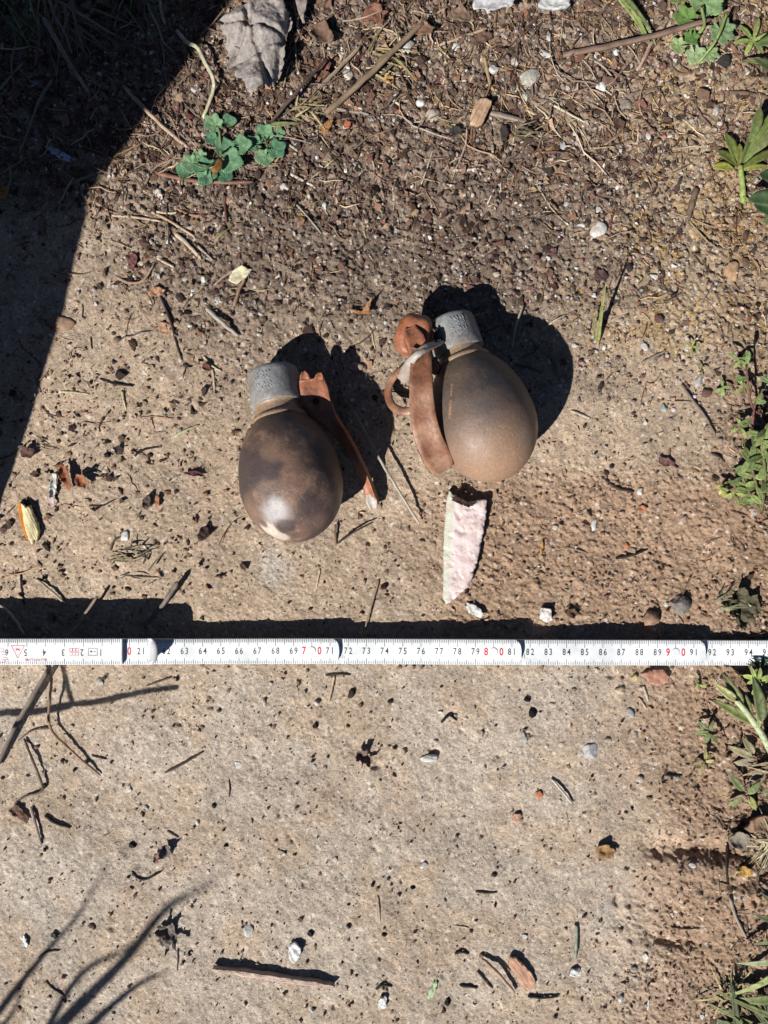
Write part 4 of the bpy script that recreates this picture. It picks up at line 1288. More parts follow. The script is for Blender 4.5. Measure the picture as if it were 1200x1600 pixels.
# ------------------------------------------------------------------ things one can count: stones
WH, PALE, GREY, TAN, BRN, DRK = (232, 226, 214), (212, 202, 188), (172, 164, 156), (190, 160, 130), (150, 116, 94), (66, 56, 50)
for r in [
    (633, 77, 34, 29, WH, 'round chalky white pebble below the longest dry stalk', 15, 0), (543, 118, 20, 18, (226, 216, 198), 'cream pebble between two dry stalks near the crumpled leaf', 12, 20),
    (657, 160, 15, 15, (240, 238, 232), 'square bright white stone chip below the round chalky pebble', 9, 15), (675, 182, 28, 24, (196, 182, 166), 'beige lumpy stone just below the square white chip', 12, 40),
    (557, 260, 15, 13, (214, 200, 180), 'small cream pebble amid dark grit right of the clover', 9, 0), (628, 252, 10, 10, (150, 146, 136), 'small grey pebble beside a tiny brown wood crumb', 6, 0),
    (508, 323, 11, 14, (222, 220, 214), 'whitish angular chip above the thin dark leaning twig', 7, -20), (710, 72, 22, 17, (226, 224, 220), 'white pair-shaped pebble under the short pale straw', 10, 0),
    (772, 108, 18, 15, (222, 220, 216), 'white pebble beside the curved yellowish stalk', 9, 0), (828, 123, 36, 28, (196, 190, 176), 'large pale grey lumpy stone in the litter near the top', 15, 10),
    (445, 292, 17, 13, (216, 206, 192), 'off-white pebble below the right clover leaves', 8, 0), (738, 305, 8, 8, (220, 210, 200), 'tiny pale round pebble under the short white twig', 5, 0),
    (940, 137, 19, 18, (234, 232, 226), 'bright white pebble below the long brown stick', 11, 30), (933, 360, 35, 26, (232, 226, 216), 'big white wedge-shaped pebble alone on the gritty earth', 13, 20),
    (885, 320, 13, 11, (206, 200, 192), 'small pale pebble up and left of the white wedge', 7, 0), (934, 328, 12, 11, (214, 206, 194), 'small pale pebble close above the white wedge', 7, 0),
    (908, 352, 15, 10, (216, 212, 206), 'small white pebble touching the left of the white wedge', 6, 0), (880, 228, 10, 15, (206, 208, 208), 'bluish grey narrow pebble near an orange wood sliver', 6, 10),
    (900, 208, 13, 13, (214, 206, 190), 'cream pebble below the double split straw', 7, 0), (963, 82, 11, 12, (240, 240, 238), 'bright white chip right under the long brown stick', 7, 0),
    (978, 164, 20, 18, (152, 140, 126), 'grey-brown pebble below a short brown stick', 10, 0), (1013, 152, 17, 16, (158, 134, 110), 'brown pebble at the end of the short brown stick', 9, 0),
    (876, 105, 13, 12, (196, 184, 166), 'beige pebble left of the long brown stick end', 8, 0), (857, 58, 10, 17, (204, 200, 192), 'narrow light grey pebble in the top litter', 7, 10),
    (882, 54, 9, 14, (190, 178, 162), 'narrow beige pebble beside the narrow grey one', 6, 0), (853, 86, 24, 17, (206, 202, 196), 'pale grey rough stone with a straw under it', 9, 0),
    (1131, 95, 24, 22, (58, 54, 54), 'black cube-shaped cinder below the lobed green leaf', 14, 5), (1118, 173, 11, 18, (206, 206, 202), 'pale grey pebble left of the leafy rosette', 7, 0),
    (1007, 290, 19, 16, (84, 74, 68), 'dark grey pebble on the mossy earth', 10, 0), (1013, 213, 9, 17, (220, 214, 208), 'upright white sliver of stone in gravel near the moss', 6, 10),
    (820, 150, 12, 20, (190, 184, 170), 'grey pebble below the large lumpy stone', 8, 10), (805, 97, 13, 15, (204, 196, 184), 'pale pebble left of the large lumpy stone', 8, 0),
    (1042, 130, 11, 10, (164, 148, 130), 'small brownish pebble below the curved brown root', 6, 0), (1022, 432, 14, 11, (236, 232, 224), 'white triangular pebble right of the tall grass shadow', 7, 0),
    (1007, 543, 13, 16, (218, 212, 202), 'pale pebble right of the lone grass blade', 8, 30), (898, 540, 13, 8, (232, 230, 224), 'little white oval pebble left of the lone grass blade', 5, 0),
    (928, 462, 7, 8, (240, 236, 230), 'tiny white chip touching the lone grass blade', 5, 0), (857, 403, 8, 11, (232, 230, 226), 'tiny white chip above the right grenade shadow', 5, 40),
    (1037, 637, 13, 16, (178, 178, 172), 'smoky grey oval pebble on bare soil', 7, 10), (1030, 497, 17, 18, (106, 78, 74), 'dark reddish glossy pebble right of the grass blade', 9, 0),
    (1092, 597, 14, 26, (202, 200, 192), 'long pale stone flake among the right seedlings', 5, -25), (1103, 613, 21, 17, (116, 88, 78), 'dark reddish stone under the right seedlings', 9, 10),
    (1108, 490, 22, 9, (196, 172, 144), 'tan flat pebble in mossy ground', 5, -10), (1145, 423, 27, 37, (192, 156, 122), 'flat tan stone on the ochre moss', 5, 10),
    (983, 419, 13, 15, (62, 56, 52), 'black square stone beside the tip of the grass shadow', 8, 10), (555, 573, 27, 15, (188, 168, 144), 'cream oval pebble at the rim of the left grenade shadow', 9, 0),
    (1061, 946, 38, 34, (148, 140, 132), 'large dark grey round stone above the rule', 24, 20), (1017, 968, 29, 30, (176, 144, 118), 'round brown stone touching the shadow of the rule', 20, 0),
    (935, 803, 10, 10, (216, 190, 162), 'tiny beige pebble above a white split chip', 6, 0), (1000, 768, 10, 15, (228, 222, 216), 'white pebble beside a dark curved root bit', 6, -20),
    (928, 820, 10, 22, (236, 232, 226), 'white split chip with a dark side right of the plaster shard', 7, -20), (867, 823, 13, 12, (206, 192, 176), 'pale pebble on bare soil right of the plaster shard', 7, 0),
    (988, 860, 13, 12, (176, 152, 128), 'brownish grey pebble beside an orange crumb', 9, 0), (980, 852, 9, 10, (206, 128, 84), 'orange brick crumb beside a brownish pebble', 6, 0),
    (1027, 807, 8, 7, (226, 218, 208), 'tiny white pebble on bare soil left of the weed', 4, 0), (1087, 737, 13, 10, (206, 166, 126), 'tan oval pebble left of the leafy weed', 6, 0),
    (1097, 746, 9, 7, (222, 208, 190), 'tiny pale pebble below the tan oval one', 5, 0), (1177, 798, 18, 12, (196, 180, 162), 'pale stone at the foot of the leafy weed', 8, 0),
    (988, 893, 10, 9, (218, 194, 168), 'small pale pebble above the round brown stone', 5, 0), (1150, 205, 10, 10, (190, 176, 158), 'small pebble half under the rosette', 6, 0),
    (970, 1078, 21, 14, (210, 192, 166), 'cream oval pebble below the rule left of the red tile', 9, 0), (992, 1058, 14, 14, (206, 184, 128), 'yellowish pebble touching the red tile flake', 7, 20),
    (922, 1173, 26, 26, (198, 196, 194), 'crusty light grey lump of mortar below the rule', 8, 0), (950, 1157, 13, 10, (198, 184, 164), 'beige pebble right of the crusty grey lump', 6, 0),
    (1000, 1138, 9, 9, (228, 222, 214), 'small round white pebble below the red tile flake', 5, 0), (985, 1115, 13, 20, (178, 176, 172), 'grey pebble on crumbly soil below the cream oval one', 7, 15),
    (992, 1148, 11, 10, (190, 178, 166), 'greyish pebble left of the small round white one', 6, 0), (1000, 1218, 13, 12, (216, 204, 188), 'pale pebble on crumbly reddish soil', 7, 0),
    (843, 1240, 16, 17, (206, 132, 92), 'orange brick crumb on the pale soil', 6, 0), (932, 1047, 11, 10, (220, 206, 190), 'pale pebble tucked against the lower edge of the rule', 6, 0),
    (862, 1100, 10, 8, (206, 196, 184), 'small pale pebble between two black holes', 5, 0), (670, 1184, 31, 14, (232, 230, 224), 'elongated white pebble in the middle of the pale soil', 10, 3),
    (632, 1174, 12, 11, (196, 172, 150), 'tan pebble left of the elongated white pebble', 9, 0), (495, 1098, 10, 11, (226, 216, 204), 'white pebble with a black shadow below the rule', 8, 0),
    (492, 1198, 9, 10, (206, 204, 198), 'light grey round pebble below the rule centre', 4, 0), (423, 1068, 8, 7, (220, 210, 196), 'tiny pale pebble under number 67', 5, 0),
    (414, 1100, 7, 9, (226, 222, 214), 'tiny white chip below number 67', 5, 0), (688, 1112, 9, 6, (228, 222, 214), 'tiny white chip beside a black curled bit', 4, 0),
    (753, 1146, 10, 13, (196, 176, 156), 'beige pebble with dark shadow right of the black curled bit', 7, 0), (681, 1158, 9, 8, (214, 200, 184), 'small pale pebble above the elongated white one', 5, 0),
    (388, 1453, 18, 24, (216, 216, 210), 'greyish white pebble on the lower pale soil', 8, 10), (662, 1352, 15, 10, (226, 222, 214), 'white pebble in the lower middle of the pale soil', 6, 35),
    (523, 1342, 11, 9, (204, 196, 186), 'small grey-white pebble in the lower pale soil', 6, 0), (970, 1560, 11, 14, (236, 230, 220), 'white pebble with a black shadow near the lower edge', 9, 10),
    (1008, 1493, 10, 15, (230, 226, 216), 'white oval pebble below the broken soil edge', 7, 15), (990, 1514, 14, 11, (182, 176, 164), 'grey pebble below the white oval pebble', 6, 0),
    (991, 1528, 8, 8, (222, 216, 206), 'tiny white pebble under the grey one', 4, 0), (1050, 1428, 9, 12, (200, 196, 190), 'round grey pebble on the reddish soil', 6, 0),
    (1082, 1352, 13, 10, (226, 222, 212), 'white pebble at the foot of the broken soil edge', 7, 0), (1098, 1588, 9, 12, (206, 204, 204), 'bluish white pebble near the corner grass', 6, 0),
    (820, 1463, 10, 9, (226, 220, 212), 'small white pebble above the orange wood chip', 5, 0), (264, 378, 11, 12, (240, 238, 234), 'bright white pebble below the straws left of centre', 7, 0),
    (318, 436, 11, 14, (226, 222, 216), 'white pebble left of the pale yellow wood chip', 7, 0), (303, 453, 11, 9, (218, 212, 204), 'whitish pebble below and left of another white pebble', 6, 0),
    (340, 467, 9, 12, (214, 210, 206), 'pale pebble at the end of the grey stick', 6, 0), (276, 506, 11, 11, (196, 170, 142), 'tan pebble beside the long black twig', 7, 0),
    (325, 505, 8, 9, (190, 160, 130), 'small tan pebble below the grey stick', 5, 0), (221, 411, 12, 9, (206, 186, 162), 'beige pebble above a curved straw', 6, 20),
    (150, 475, 6, 8, (236, 230, 224), 'tiny white chip on tan soil near the big shadow', 4, 0), (182, 530, 15, 9, (128, 106, 92), 'dull brown pebble on the tan soil', 6, 0),
    (55, 503, 13, 15, (176, 156, 130), 'oval tan pebble lying inside the big shadow', 6, 30), (96, 505, 46, 26, (168, 138, 112), 'flat clod of soil on the edge of the big shadow', 7, -10),
    (195, 838, 13, 22, (226, 226, 222), 'white crumbly flake among black litter', 6, -10), (400, 783 - 60, 6, 6, (200, 180, 160), 'speck-like pale pebble beside the left grenade', 3, 0),
    (178, 772 - 70, 9, 8, (222, 214, 206), 'small white pebble above a black crumb', 5, 0), (136, 783, 12, 11, (200, 172, 144), 'tan pebble below the dead leaf cluster', 6, 0),
    (155, 1066, 14, 13, (206, 196, 182), 'pale pebble below the rule near the long thin shadow', 7, 0), (288, 1127, 6, 7, (234, 226, 216), 'tiny round white pebble on pale soil right of the forked twig', 4, 0),
    (202, 1232, 9, 13, (220, 216, 210), 'white chip on pale soil right of the curled dead leaf', 4, 0), (372, 1195, 14, 12, (222, 216, 208), 'chalky patch-like pebble on pale soil left of centre', 3, 0),
    (309, 1285, 8, 10, (232, 228, 220), 'round white pebble low in the pale soil', 5, 0), (228, 1262, 10, 9, (206, 200, 192), 'pale pebble near the curled dead leaf', 4, 0),
    (817, 1152, 15, 20, (188, 184, 178), 'dull grey pebble sunk in soil below the right rule', 5, 0), (728, 1122, 7, 7, (216, 206, 196), 'tiny pale pebble below number 78', 4, 0),
    (325, 1362, 7, 7, (240, 236, 228), 'tiny bright white pebble right of the curved twig', 4, 0), (30, 82, 13, 15, (150, 150, 156), 'pale stone in the big shadow under dry roots', 6, 0),
    (152, 215, 10, 12, (190, 176, 140), 'yellowish pebble in the big shadow', 6, 0), (180, 197, 10, 8, (210, 212, 214), 'white chip inside the big shadow', 5, 30),
    (52, 130, 16, 13, (160, 164, 176), 'bluish pale chip in the big shadow near the left edge', 4, 20), (208, 92, 7, 7, (206, 208, 210), 'tiny white pebble high in the big shadow', 4, 0),
    (305, 24, 9, 12, (150, 150, 150), 'grey pebble at the top rim of the big shadow', 5, 0), (225, 150, 12, 9, (140, 136, 134), 'dull grey pebble beside the half-lit straw', 6, 0),
    (320, 210, 15, 12, (206, 196, 186), 'pale pebble left of the clover', 7, 0), (302, 140, 11, 10, (220, 214, 208), 'white pebble beside the bent pale stem', 6, 0),
    (248, 303, 13, 20, (216, 206, 196), 'pale flat stone below the reddish brown twig', 5, 25), (171, 276, 7, 8, (226, 220, 214), 'tiny white pebble on the edge of the big shadow', 4, 0),
    (1162, 1105, 12, 12, (170, 150, 126), 'brown pebble among the lower right leaves', 7, 0), (775, 480 - 52, 12, 10, (200, 186, 170), 'pale pebble above the right grenade shadow', 7, 0),
]:
    u, v, w, h, col, lab, z, rot = r
    stone(u, v, w * .96, h * .96, col, lab, z, rot, ang=6 + (int(u + v) % 4))

# ------------------------------------------------------------------ the plaster shard and other chips and flakes
shard_o = [(700, 765), (706, 771), (713, 773), (716, 780), (727, 783), (740, 782), (749, 780), (760, 780), (759, 797), (756, 822), (752, 842), (748, 864), (741, 888), (736, 906), (731, 915), (720, 926), (704, 941), (696, 944), (691, 937), (691, 905), (692, 870), (693, 835), (695, 800), (697, 780)]
def shard():
    u, v = 725, 850
    p = gp(u, v, 0); O = [((a - u) / PPM * .985, (v - b) / PPM * .985) for a, b in shard_o]
    def zf(x, y, r):
        e = -.0006 if r >= .999 else 0
        bev = -max(0, (-x - .0068 + y * .10)) * .5
        return .0062 + e + bev - .0012 * float(ss(.80, 1.0, r)) * float(vn(x * 900, y * 900, 3)) - .0005 * float(ss(.62, .7, fbm(x * 260, y * 260, 4, 2))) + (float(vn(x * 300 + 9, y * 300 + 9, 8)) - .5) * .0007 + (float(vn(x * 1200, y * 1200, 9)) - .5) * .0004
    m, nt, b = new_mat('pink_plaster')
    tc = N(nt, 'ShaderNodeTexCoord').outputs['Object']
    n1 = noise(nt, 420, 4, .7, tc); n2 = noise(nt, 1200, 3, .7, tc)
    sx = N(nt, 'ShaderNodeSeparateXYZ'); nt.links.new(tc, sx.inputs[0])
    c = mixc(nt, ramp(nt, n1, .35, .65), C(236, 206, 202), C(234, 220, 216))
    side = mathn(nt, 'ADD', mathn(nt, 'SUBTRACT', sx.outputs[0], mathn(nt, 'MULTIPLY', sx.outputs[1], .06)), mathn(nt, 'MULTIPLY', mathn(nt, 'SUBTRACT', n1, .5), .003))
    c = mixc(nt, ramp(nt, side, -.0068, -.0080), c, C(206, 206, 190))
    c = mixc(nt, ramp(nt, n2, .58, .64, 0, .6), c, C(150, 126, 116))
    c = mixc(nt, ramp(nt, noise(nt, 130, 4, .7, tc), .54, .68, 0, .6), c, C(204, 178, 158))
    c = mixc(nt, ramp(nt, noise(nt, 300, 4, .7, tc), .64, .68, 0, .75), c, C(140, 112, 92))
    nt.links.new(c, b.inputs['Base Color']); b.inputs['Roughness'].default_value = .9
    bump(nt, b, mathn(nt, 'ADD', n1, n2), .4, .0005)
    me = slab_mesh('plaster_shard', O, .0056, zf, .0003, 130, inner=1500, s=5, bot=-.001)
    tag(link('plaster_shard', me, m, None, p), 'long pointed shard of pinkish white painted plaster below the right grenade', 'plaster shard')
shard()

PINKW, YEL = (206, 160, 128), (232, 208, 150)
for r in [
    # u v w h colour label name cat thick lift curl rot outline
    (750, 180, 24, 40, (206, 164, 126), 'tan block of split wood in the upper litter', 'wood_chip', 'wood chip', 4.0, 1, 0, -28, [(742, 163), (756, 160), (766, 164), (765, 172), (752, 200), (744, 203), (733, 198), (735, 186)], MAT_WOOD),
    (377, 431, 38, 24, (240, 228, 182), 'pale yellow split wood chip left of the grenades', 'wood_chip', 'wood chip', 2.0, 1, 1, 15, [(358, 440), (366, 424), (380, 418), (389, 421), (396, 423), (387, 436), (372, 446), (364, 444)], MAT_WOOD),
    (815, 1516, 32, 56, (214, 160, 126), 'orange brown wood chip with a pale end at the bottom', 'wood_chip', 'wood chip', 2.0, .2, 0, 0, [(796, 1492), (806, 1493), (818, 1505), (832, 1520), (838, 1533), (826, 1544), (818, 1541), (806, 1524), (794, 1506)], MAT_WOOD),
    (433, 522 - 325, 9, 11, (214, 112, 70), 'small orange-red bark crumb by the clover', 'bark_flake', 'bark flake', 1.5, .5, 0, 0, None, None),
    (543, 197, 13, 11, (206, 110, 74), 'red-orange bark crumb below the dry stalks', 'bark_flake', 'bark flake', 1.5, .5, 0, 30, None, None),
    (472, 342, 10, 13, (226, 170, 66), 'yellow crumb beside the thin dark leaning twig', 'bark_flake', 'bark flake', 1.2, .5, 0, 0, None, None),
    (867, 12, 48, 18, (206, 206, 202), 'grey white flaky lump at the top edge', 'bark_flake', 'bark flake', 3, 1, 1, 0, None, None),
    (768, 14, 60, 36, (206, 204, 204), 'crumpled pale grey leaf at the top edge', 'dead_leaf', 'dead leaf', .6, 6, 3, 10, None, None),
    (1023, 1058, 42, 27, (196, 136, 108), 'flat red tile flake against the lower edge of the rule', 'tile_flake', 'tile flake', 2, .5, 0, 5, [(1003, 1051), (1014, 1046), (1031, 1044), (1044, 1055), (1042, 1064), (1024, 1070), (1012, 1066)], MAT_STONE),
    (851, 960, 19, 23, (236, 228, 220), 'small white plaster block at the rim of the rule shadow', 'plaster_chip', 'plaster chip', 3.5, .2, 0, 0, [(844, 949), (859, 950), (861, 968), (852, 971), (842, 966)], MAT_STONE),
    (741, 953, 34, 15, (226, 222, 214), 'white flaky plaster sliver below the point of the shard', 'plaster_chip', 'plaster chip', 1.4, 1, 0, -35, None, MAT_STONE),
    (92, 240, 62, 17, (196, 200, 218), 'pale torn paper-like flake inside the big shadow', 'bark_flake', 'bark flake', .7, 1, 1, -32, [(62, 222), (70, 221), (84, 232), (96, 236), (122, 254), (114, 257), (98, 252), (86, 244), (72, 232)], None),
    (10, 302, 12, 22, (206, 140, 60), 'orange leaf scrap inside the big shadow', 'leaf_fragment', 'leaf fragment', .6, 1, 1, -20, None, None),
    (87, 752, 14, 30, (206, 206, 196), 'pale grey-green curled leaf strip left of the dead leaf cluster', 'leaf_fragment', 'leaf fragment', .6, 2, 2, 5, [(84, 740), (93, 740), (92, 760), (88, 778), (82, 778), (82, 756)], None),
    (83, 785, 17, 16, (214, 184, 172), 'pinkish leaf scrap below the grey-green strip', 'leaf_fragment', 'leaf fragment', .6, 1, 1, 20, None, None),
    (106, 745, 17, 40, (166, 100, 66), 'rust-brown curled dead leaf left of the straw fan', 'dead_leaf', 'dead leaf', .6, 3, 3, 12, None, None),
    (131, 752, 24, 20, (176, 108, 72), 'rust-brown folded dead leaf below the straw fan', 'dead_leaf', 'dead leaf', .6, 3, 3, -45, None, None),
    (47, 708, 26, 18, (110, 78, 66), 'dark brown leaf scrap on the edge of the big shadow', 'leaf_fragment', 'leaf fragment', .7, 2, 2, 20, None, None),
    (58, 741, 10, 10, (90, 62, 54), 'small dark brown scrap below the dark leaf scrap', 'leaf_fragment', 'leaf fragment', .7, 1, 1, 0, None, None),
    (168, 712, 11, 10, (52, 42, 38), 'black crumb above the scattered litter', 'plant_crumb', 'plant crumb', 2, 1, 0, 0, None, None),
    (232, 785, 14, 21, (96, 80, 72), 'dark grey bark scrap in litter left of the left grenade', 'bark_flake', 'bark flake', 1.2, 1.5, 1, 0, None, None),
    (247, 783, 8, 20, (180, 120, 82), 'orange brown scrap beside the dark grey bark scrap', 'leaf_fragment', 'leaf fragment', .6, 1, 1, 0, None, None),
    (320, 835, 17, 27, (72, 50, 44), 'black-brown curled leaf bit left of the left grenade base', 'leaf_fragment', 'leaf fragment', .8, 2, 2, -30, None, None),
    (305, 740, 28, 9, (96, 58, 54), 'reddish black leaf shred left of the left grenade', 'leaf_fragment', 'leaf fragment', .8, 1.2, 1, -5, None, None),
    (14, 820, 10, 16, (82, 66, 56), 'dark husk beside the orange and white wood chip', 'seed_husk', 'seed husk', 1.5, .5, 0, -35, None, None),
    (600, 916, 12, 11, (74, 42, 38), 'dark reddish seed above the rule', 'seed', 'seed', 2.5, .2, 0, 20, None, None),
    (937, 432, 22, 19, (96, 70, 68), 'dark purplish leaf scrap above the lone grass blade', 'leaf_fragment', 'leaf fragment', .8, 1, 1, 0, None, None),
    (563, 488, 38, 20, (190, 130, 86), 'orange brown star-shaped dead leaf between the grenades', 'dead_leaf', 'dead leaf', .6, 2, 2, 0, [(542, 483), (556, 486), (566, 488), (573, 478), (582, 470), (577, 485), (582, 492), (570, 491), (562, 499), (558, 491), (546, 497), (552, 490)], None),
    (1040, 722, 30, 14, (136, 92, 82), 'reddish leaf fragment on bare soil right of the right grenade', 'leaf_fragment', 'leaf fragment', .6, 1, 1, -20, None, None),
    (1003, 795, 12, 9, (196, 128, 88), 'orange brown scrap on bare soil beyond the white chip', 'leaf_fragment', 'leaf fragment', .8, .5, 0, 0, None, None),
    (845, 858, 6, 23, (206, 156, 82), 'yellow-brown sliver of wood right of the plaster shard', 'wood_chip', 'wood chip', 1.2, .6, 0, -5, None, MAT_WOOD),
    (893, 957, 20, 14, (108, 78, 62), 'dark brown scrap above the rule shadow', 'leaf_fragment', 'leaf fragment', 1, .8, 1, 0, None, None),
    (35, 1264, 32, 20, (128, 94, 76), 'curled dark dead leaf at the lower left', 'dead_leaf', 'dead leaf', .7, 1.2, 1, -35, [(16, 1264), (27, 1254), (36, 1262), (48, 1278), (46, 1284), (28, 1274)], None),
    (262, 1327, 17, 20, (120, 108, 106), 'grey brown curled leaf low on the pale soil', 'dead_leaf', 'dead leaf', .7, 2, 3, 20, None, None),
    (246, 1338, 9, 17, (150, 112, 98), 'brown leaf scrap beside the grey curled leaf', 'leaf_fragment', 'leaf fragment', .6, 1.5, 1, -10, None, None),
    (40, 1470, 9, 20, (230, 228, 222), 'white sliver flake near the lower left branch shadow', 'plaster_chip', 'plaster chip', 1, .5, 0, 12, None, MAT_STONE),
    (461, 1486, 21, 36, (224, 224, 220), 'white leaf-shaped flake on the lower pale soil', 'plaster_chip', 'plaster chip', 1.5, .5, 1, 5, [(453, 1472), (462, 1469), (471, 1478), (470, 1490), (460, 1503), (454, 1498), (451, 1484)], MAT_STONE),
    (597, 1565, 14, 22, (222, 222, 218), 'white crumbly flake near the bottom edge', 'plaster_chip', 'plaster chip', 1.5, .3, 0, -15, None, MAT_STONE),
    (897, 1517, 17, 12, (226, 224, 220), 'white flake in chalk dust near the bottom', 'plaster_chip', 'plaster chip', 1.5, .3, 0, 20, None, MAT_STONE),
    (943, 1327, 32, 24, (176, 132, 84), 'golden brown crumpled dead leaf left of the broken soil edge', 'dead_leaf', 'dead leaf', .7, 2, 2, 0, None, None),
    (1159, 1358, 19, 20, (206, 156, 72), 'yellow dead leaf under the dry grass tuft', 'dead_leaf', 'dead leaf', .6, 2, 1, 0, None, None),
    (808, 1277, 14, 16, (200, 150, 122), 'faint orange brick flake level with the soil', 'tile_flake', 'tile flake', .8, .2, 0, 0, None, MAT_STONE),
    (1180, 1283, 50, 22, (160, 124, 96), 'brown bark piece at the lower right edge', 'bark_flake', 'bark flake', 2, 3, 1, 25, None, None),
    (1150, 1308, 34, 26, (150, 136, 120), 'grey brown bark scrap beside the dry grass tuft', 'bark_flake', 'bark flake', 1.2, 3, 2, -20, None, None),
    (675, 1545, 9, 38, (176, 196, 150), 'pale green leaf sliver near the bottom edge', 'leaf_fragment', 'leaf fragment', .5, .8, 1, -22, None, None),
    (700, 1565, 13, 13, (48, 40, 38), 'black crumb right of the pale green sliver', 'plant_crumb', 'plant crumb', 2.5, .8, 0, 0, None, None),
    (493, 1133, 9, 12, (40, 34, 32), 'black oval crumb below number 70', 'plant_crumb', 'plant crumb', 2, .5, 0, -20, None, None),
    (610, 1095, 10, 8, (40, 34, 32), 'black crumb below number 74', 'plant_crumb', 'plant crumb', 2, .5, 0, 20, None, None),
    (549, 1083, 12, 18, (62, 50, 44), 'dark brown crumb below number 72', 'plant_crumb', 'plant crumb', 1.5, .5, 0, -25, None, None),
    (824, 1093, 11, 10, (34, 30, 29), 'upper of two round black crumbs below number 82', 'plant_crumb', 'plant crumb', 2.5, .2, 0, 0, None, None),
    (832, 1114, 14, 14, (34, 30, 29), 'lower of two round black crumbs below number 82', 'plant_crumb', 'plant crumb', 2.5, .2, 0, 0, None, None),
    (277, 1060, 6, 9, (44, 36, 33), 'black crumb at the far end of the long thin shadow', 'plant_crumb', 'plant crumb', 1.8, .2, 0, 0, None, None),
    (98, 1189, 7, 11, (38, 33, 32), 'black crumb right of the thin forked twig', 'plant_crumb', 'plant crumb', 1.8, .2, 0, 0, None, None),
    (207, 1320, 12, 10, (52, 46, 44), 'black crumb left of the grey curled leaf', 'plant_crumb', 'plant crumb', 2, .2, 0, 0, None, None),
    (334, 1259, 8, 8, (40, 35, 34), 'black crumb on pale soil below the small slanting twig', 'plant_crumb', 'plant crumb', 2, .2, 0, 0, None, None),
    (545, 1447, 9, 8, (40, 36, 34), 'black crumb right of the white leaf-shaped flake', 'plant_crumb', 'plant crumb', 2, .2, 0, 0, None, None),
    (600, 1460, 9, 7, (44, 38, 36), 'black crumb in the lower middle of the pale soil', 'plant_crumb', 'plant crumb', 2, .2, 0, 0, None, None),
    (485, 1459, 11, 11, (44, 38, 35), 'black crumb above the white leaf-shaped flake', 'plant_crumb', 'plant crumb', 2, .5, 0, 0, None, None),
    (645, 1386, 9, 8, (44, 38, 35), 'black crumb below the lower white pebble', 'plant_crumb', 'plant crumb', 2, .5, 0, 0, None, None),
    (772, 1368, 9, 9, (62, 52, 46), 'dark crumb with a rootlet right of centre, low down', 'plant_crumb', 'plant crumb', 2, .5, 0, 0, None, None),
    (143, 1446, 15, 8, (92, 72, 60), 'brown plant crumb between the two branch shadows', 'plant_crumb', 'plant crumb', 1.5, .5, 0, 20, None, None),
    (86, 1460, 12, 6, (96, 88, 84), 'grey brown husk beside the left branch shadow', 'seed_husk', 'seed husk', 1.5, .5, 0, -15, None, None),
    (503, 60, 30, 38, (128, 96, 76), 'brown curled dead leaf below the thick stalk top', 'dead_leaf', 'dead leaf', .6, 4, 3, 40, None, None),
    (470, 20, 34, 60, (150, 136, 124), 'grey-brown twisted leaf right of the big crumpled leaf', 'dead_leaf', 'dead leaf', .6, 5, 4, 10, [(462, 0), (478, 4), (482, 18), (477, 32), (478, 46), (473, 44), (468, 28), (464, 14)], None),
    (586, 30, 40, 26, (148, 96, 78), 'reddish brown leaf scrap at the top of the litter', 'dead_leaf', 'dead leaf', .6, 3, 2, 0, None, None),
    (505, 112, 24, 34, (156, 96, 78), 'reddish leaf scrap behind the short dry stalk', 'dead_leaf', 'dead leaf', .6, 2, 2, -20, None, None),
    (607, 128, 18, 10, (196, 150, 82), 'yellow-tan leaf curl below the chalky white pebble', 'leaf_fragment', 'leaf fragment', .6, 2, 2, 0, None, None),
    (610, 134, 17, 12, (122, 82, 72), 'glossy red-brown seed below the yellow-tan curl', 'seed', 'seed', 3, .3, 0, 0, None, None),
    (573, 137, 20, 13, (88, 62, 56), 'dark red-brown glossy seed left of another seed', 'seed', 'seed', 3, .3, 0, 20, None, None),
    (358, 199, 15, 13, (104, 52, 42), 'red-brown ladybird-sized seed on the clover', 'seed', 'seed', 3, 8, 0, 0, None, None),
    (296, 182, 15, 12, (110, 66, 60), 'dull red seed left of the clover', 'seed', 'seed', 2.5, .3, 0, 0, None, None),
    (512, 200, 28, 12, (176, 120, 66), 'orange-brown leaf scrap below the longest dry stalk', 'leaf_fragment', 'leaf fragment', .8, 1, 1, 50, None, None),
    (660, 52, 36, 22, (150, 112, 84), 'brown leaf scrap at the upper end of the longest stalk', 'dead_leaf', 'dead leaf', .6, 3, 2, 10, None, None),
    (720, 30, 36, 26, (140, 112, 90), 'dull brown leaf left of the pale leaf at the top edge', 'dead_leaf', 'dead leaf', .6, 3, 2, 0, None, None),
    (750, 66, 40, 18, (122, 92, 76), 'brown leaf fragment right of the short pale straw', 'dead_leaf', 'dead leaf', .6, 2, 2, 20, None, None),
    (630, 5, 36, 20, (120, 92, 72), 'dark brown leaf cut by the top edge', 'dead_leaf', 'dead leaf', .6, 4, 3, 0, None, None),
    (787, 210, 14, 26, (66, 56, 52), 'dark charred wood bit below the tan wood block', 'wood_chip', 'wood chip', 2, 1, 0, 0, None, MAT_WOOD),
    (712, 208, 26, 12, (70, 62, 60), 'dark grey leaf scrap below the beige lumpy stone', 'leaf_fragment', 'leaf fragment', .8, 1.5, 1, 0, None, None),
    (208, 408, 18, 26, (128, 82, 74), 'purplish brown leaf scrap above the curved straw', 'leaf_fragment', 'leaf fragment', .6, 1.2, 1, 0, None, None),
    (246, 457, 26, 14, (200, 146, 108), 'orange tan bark scrap at the top of the black twig', 'bark_flake', 'bark flake', 1, .8, 1, 15, None, None),
    (257, 513, 22, 18, (190, 142, 112), 'flat tan pink flake right of the black twig', 'bark_flake', 'bark flake', .8, .4, 0, 0, None, None),
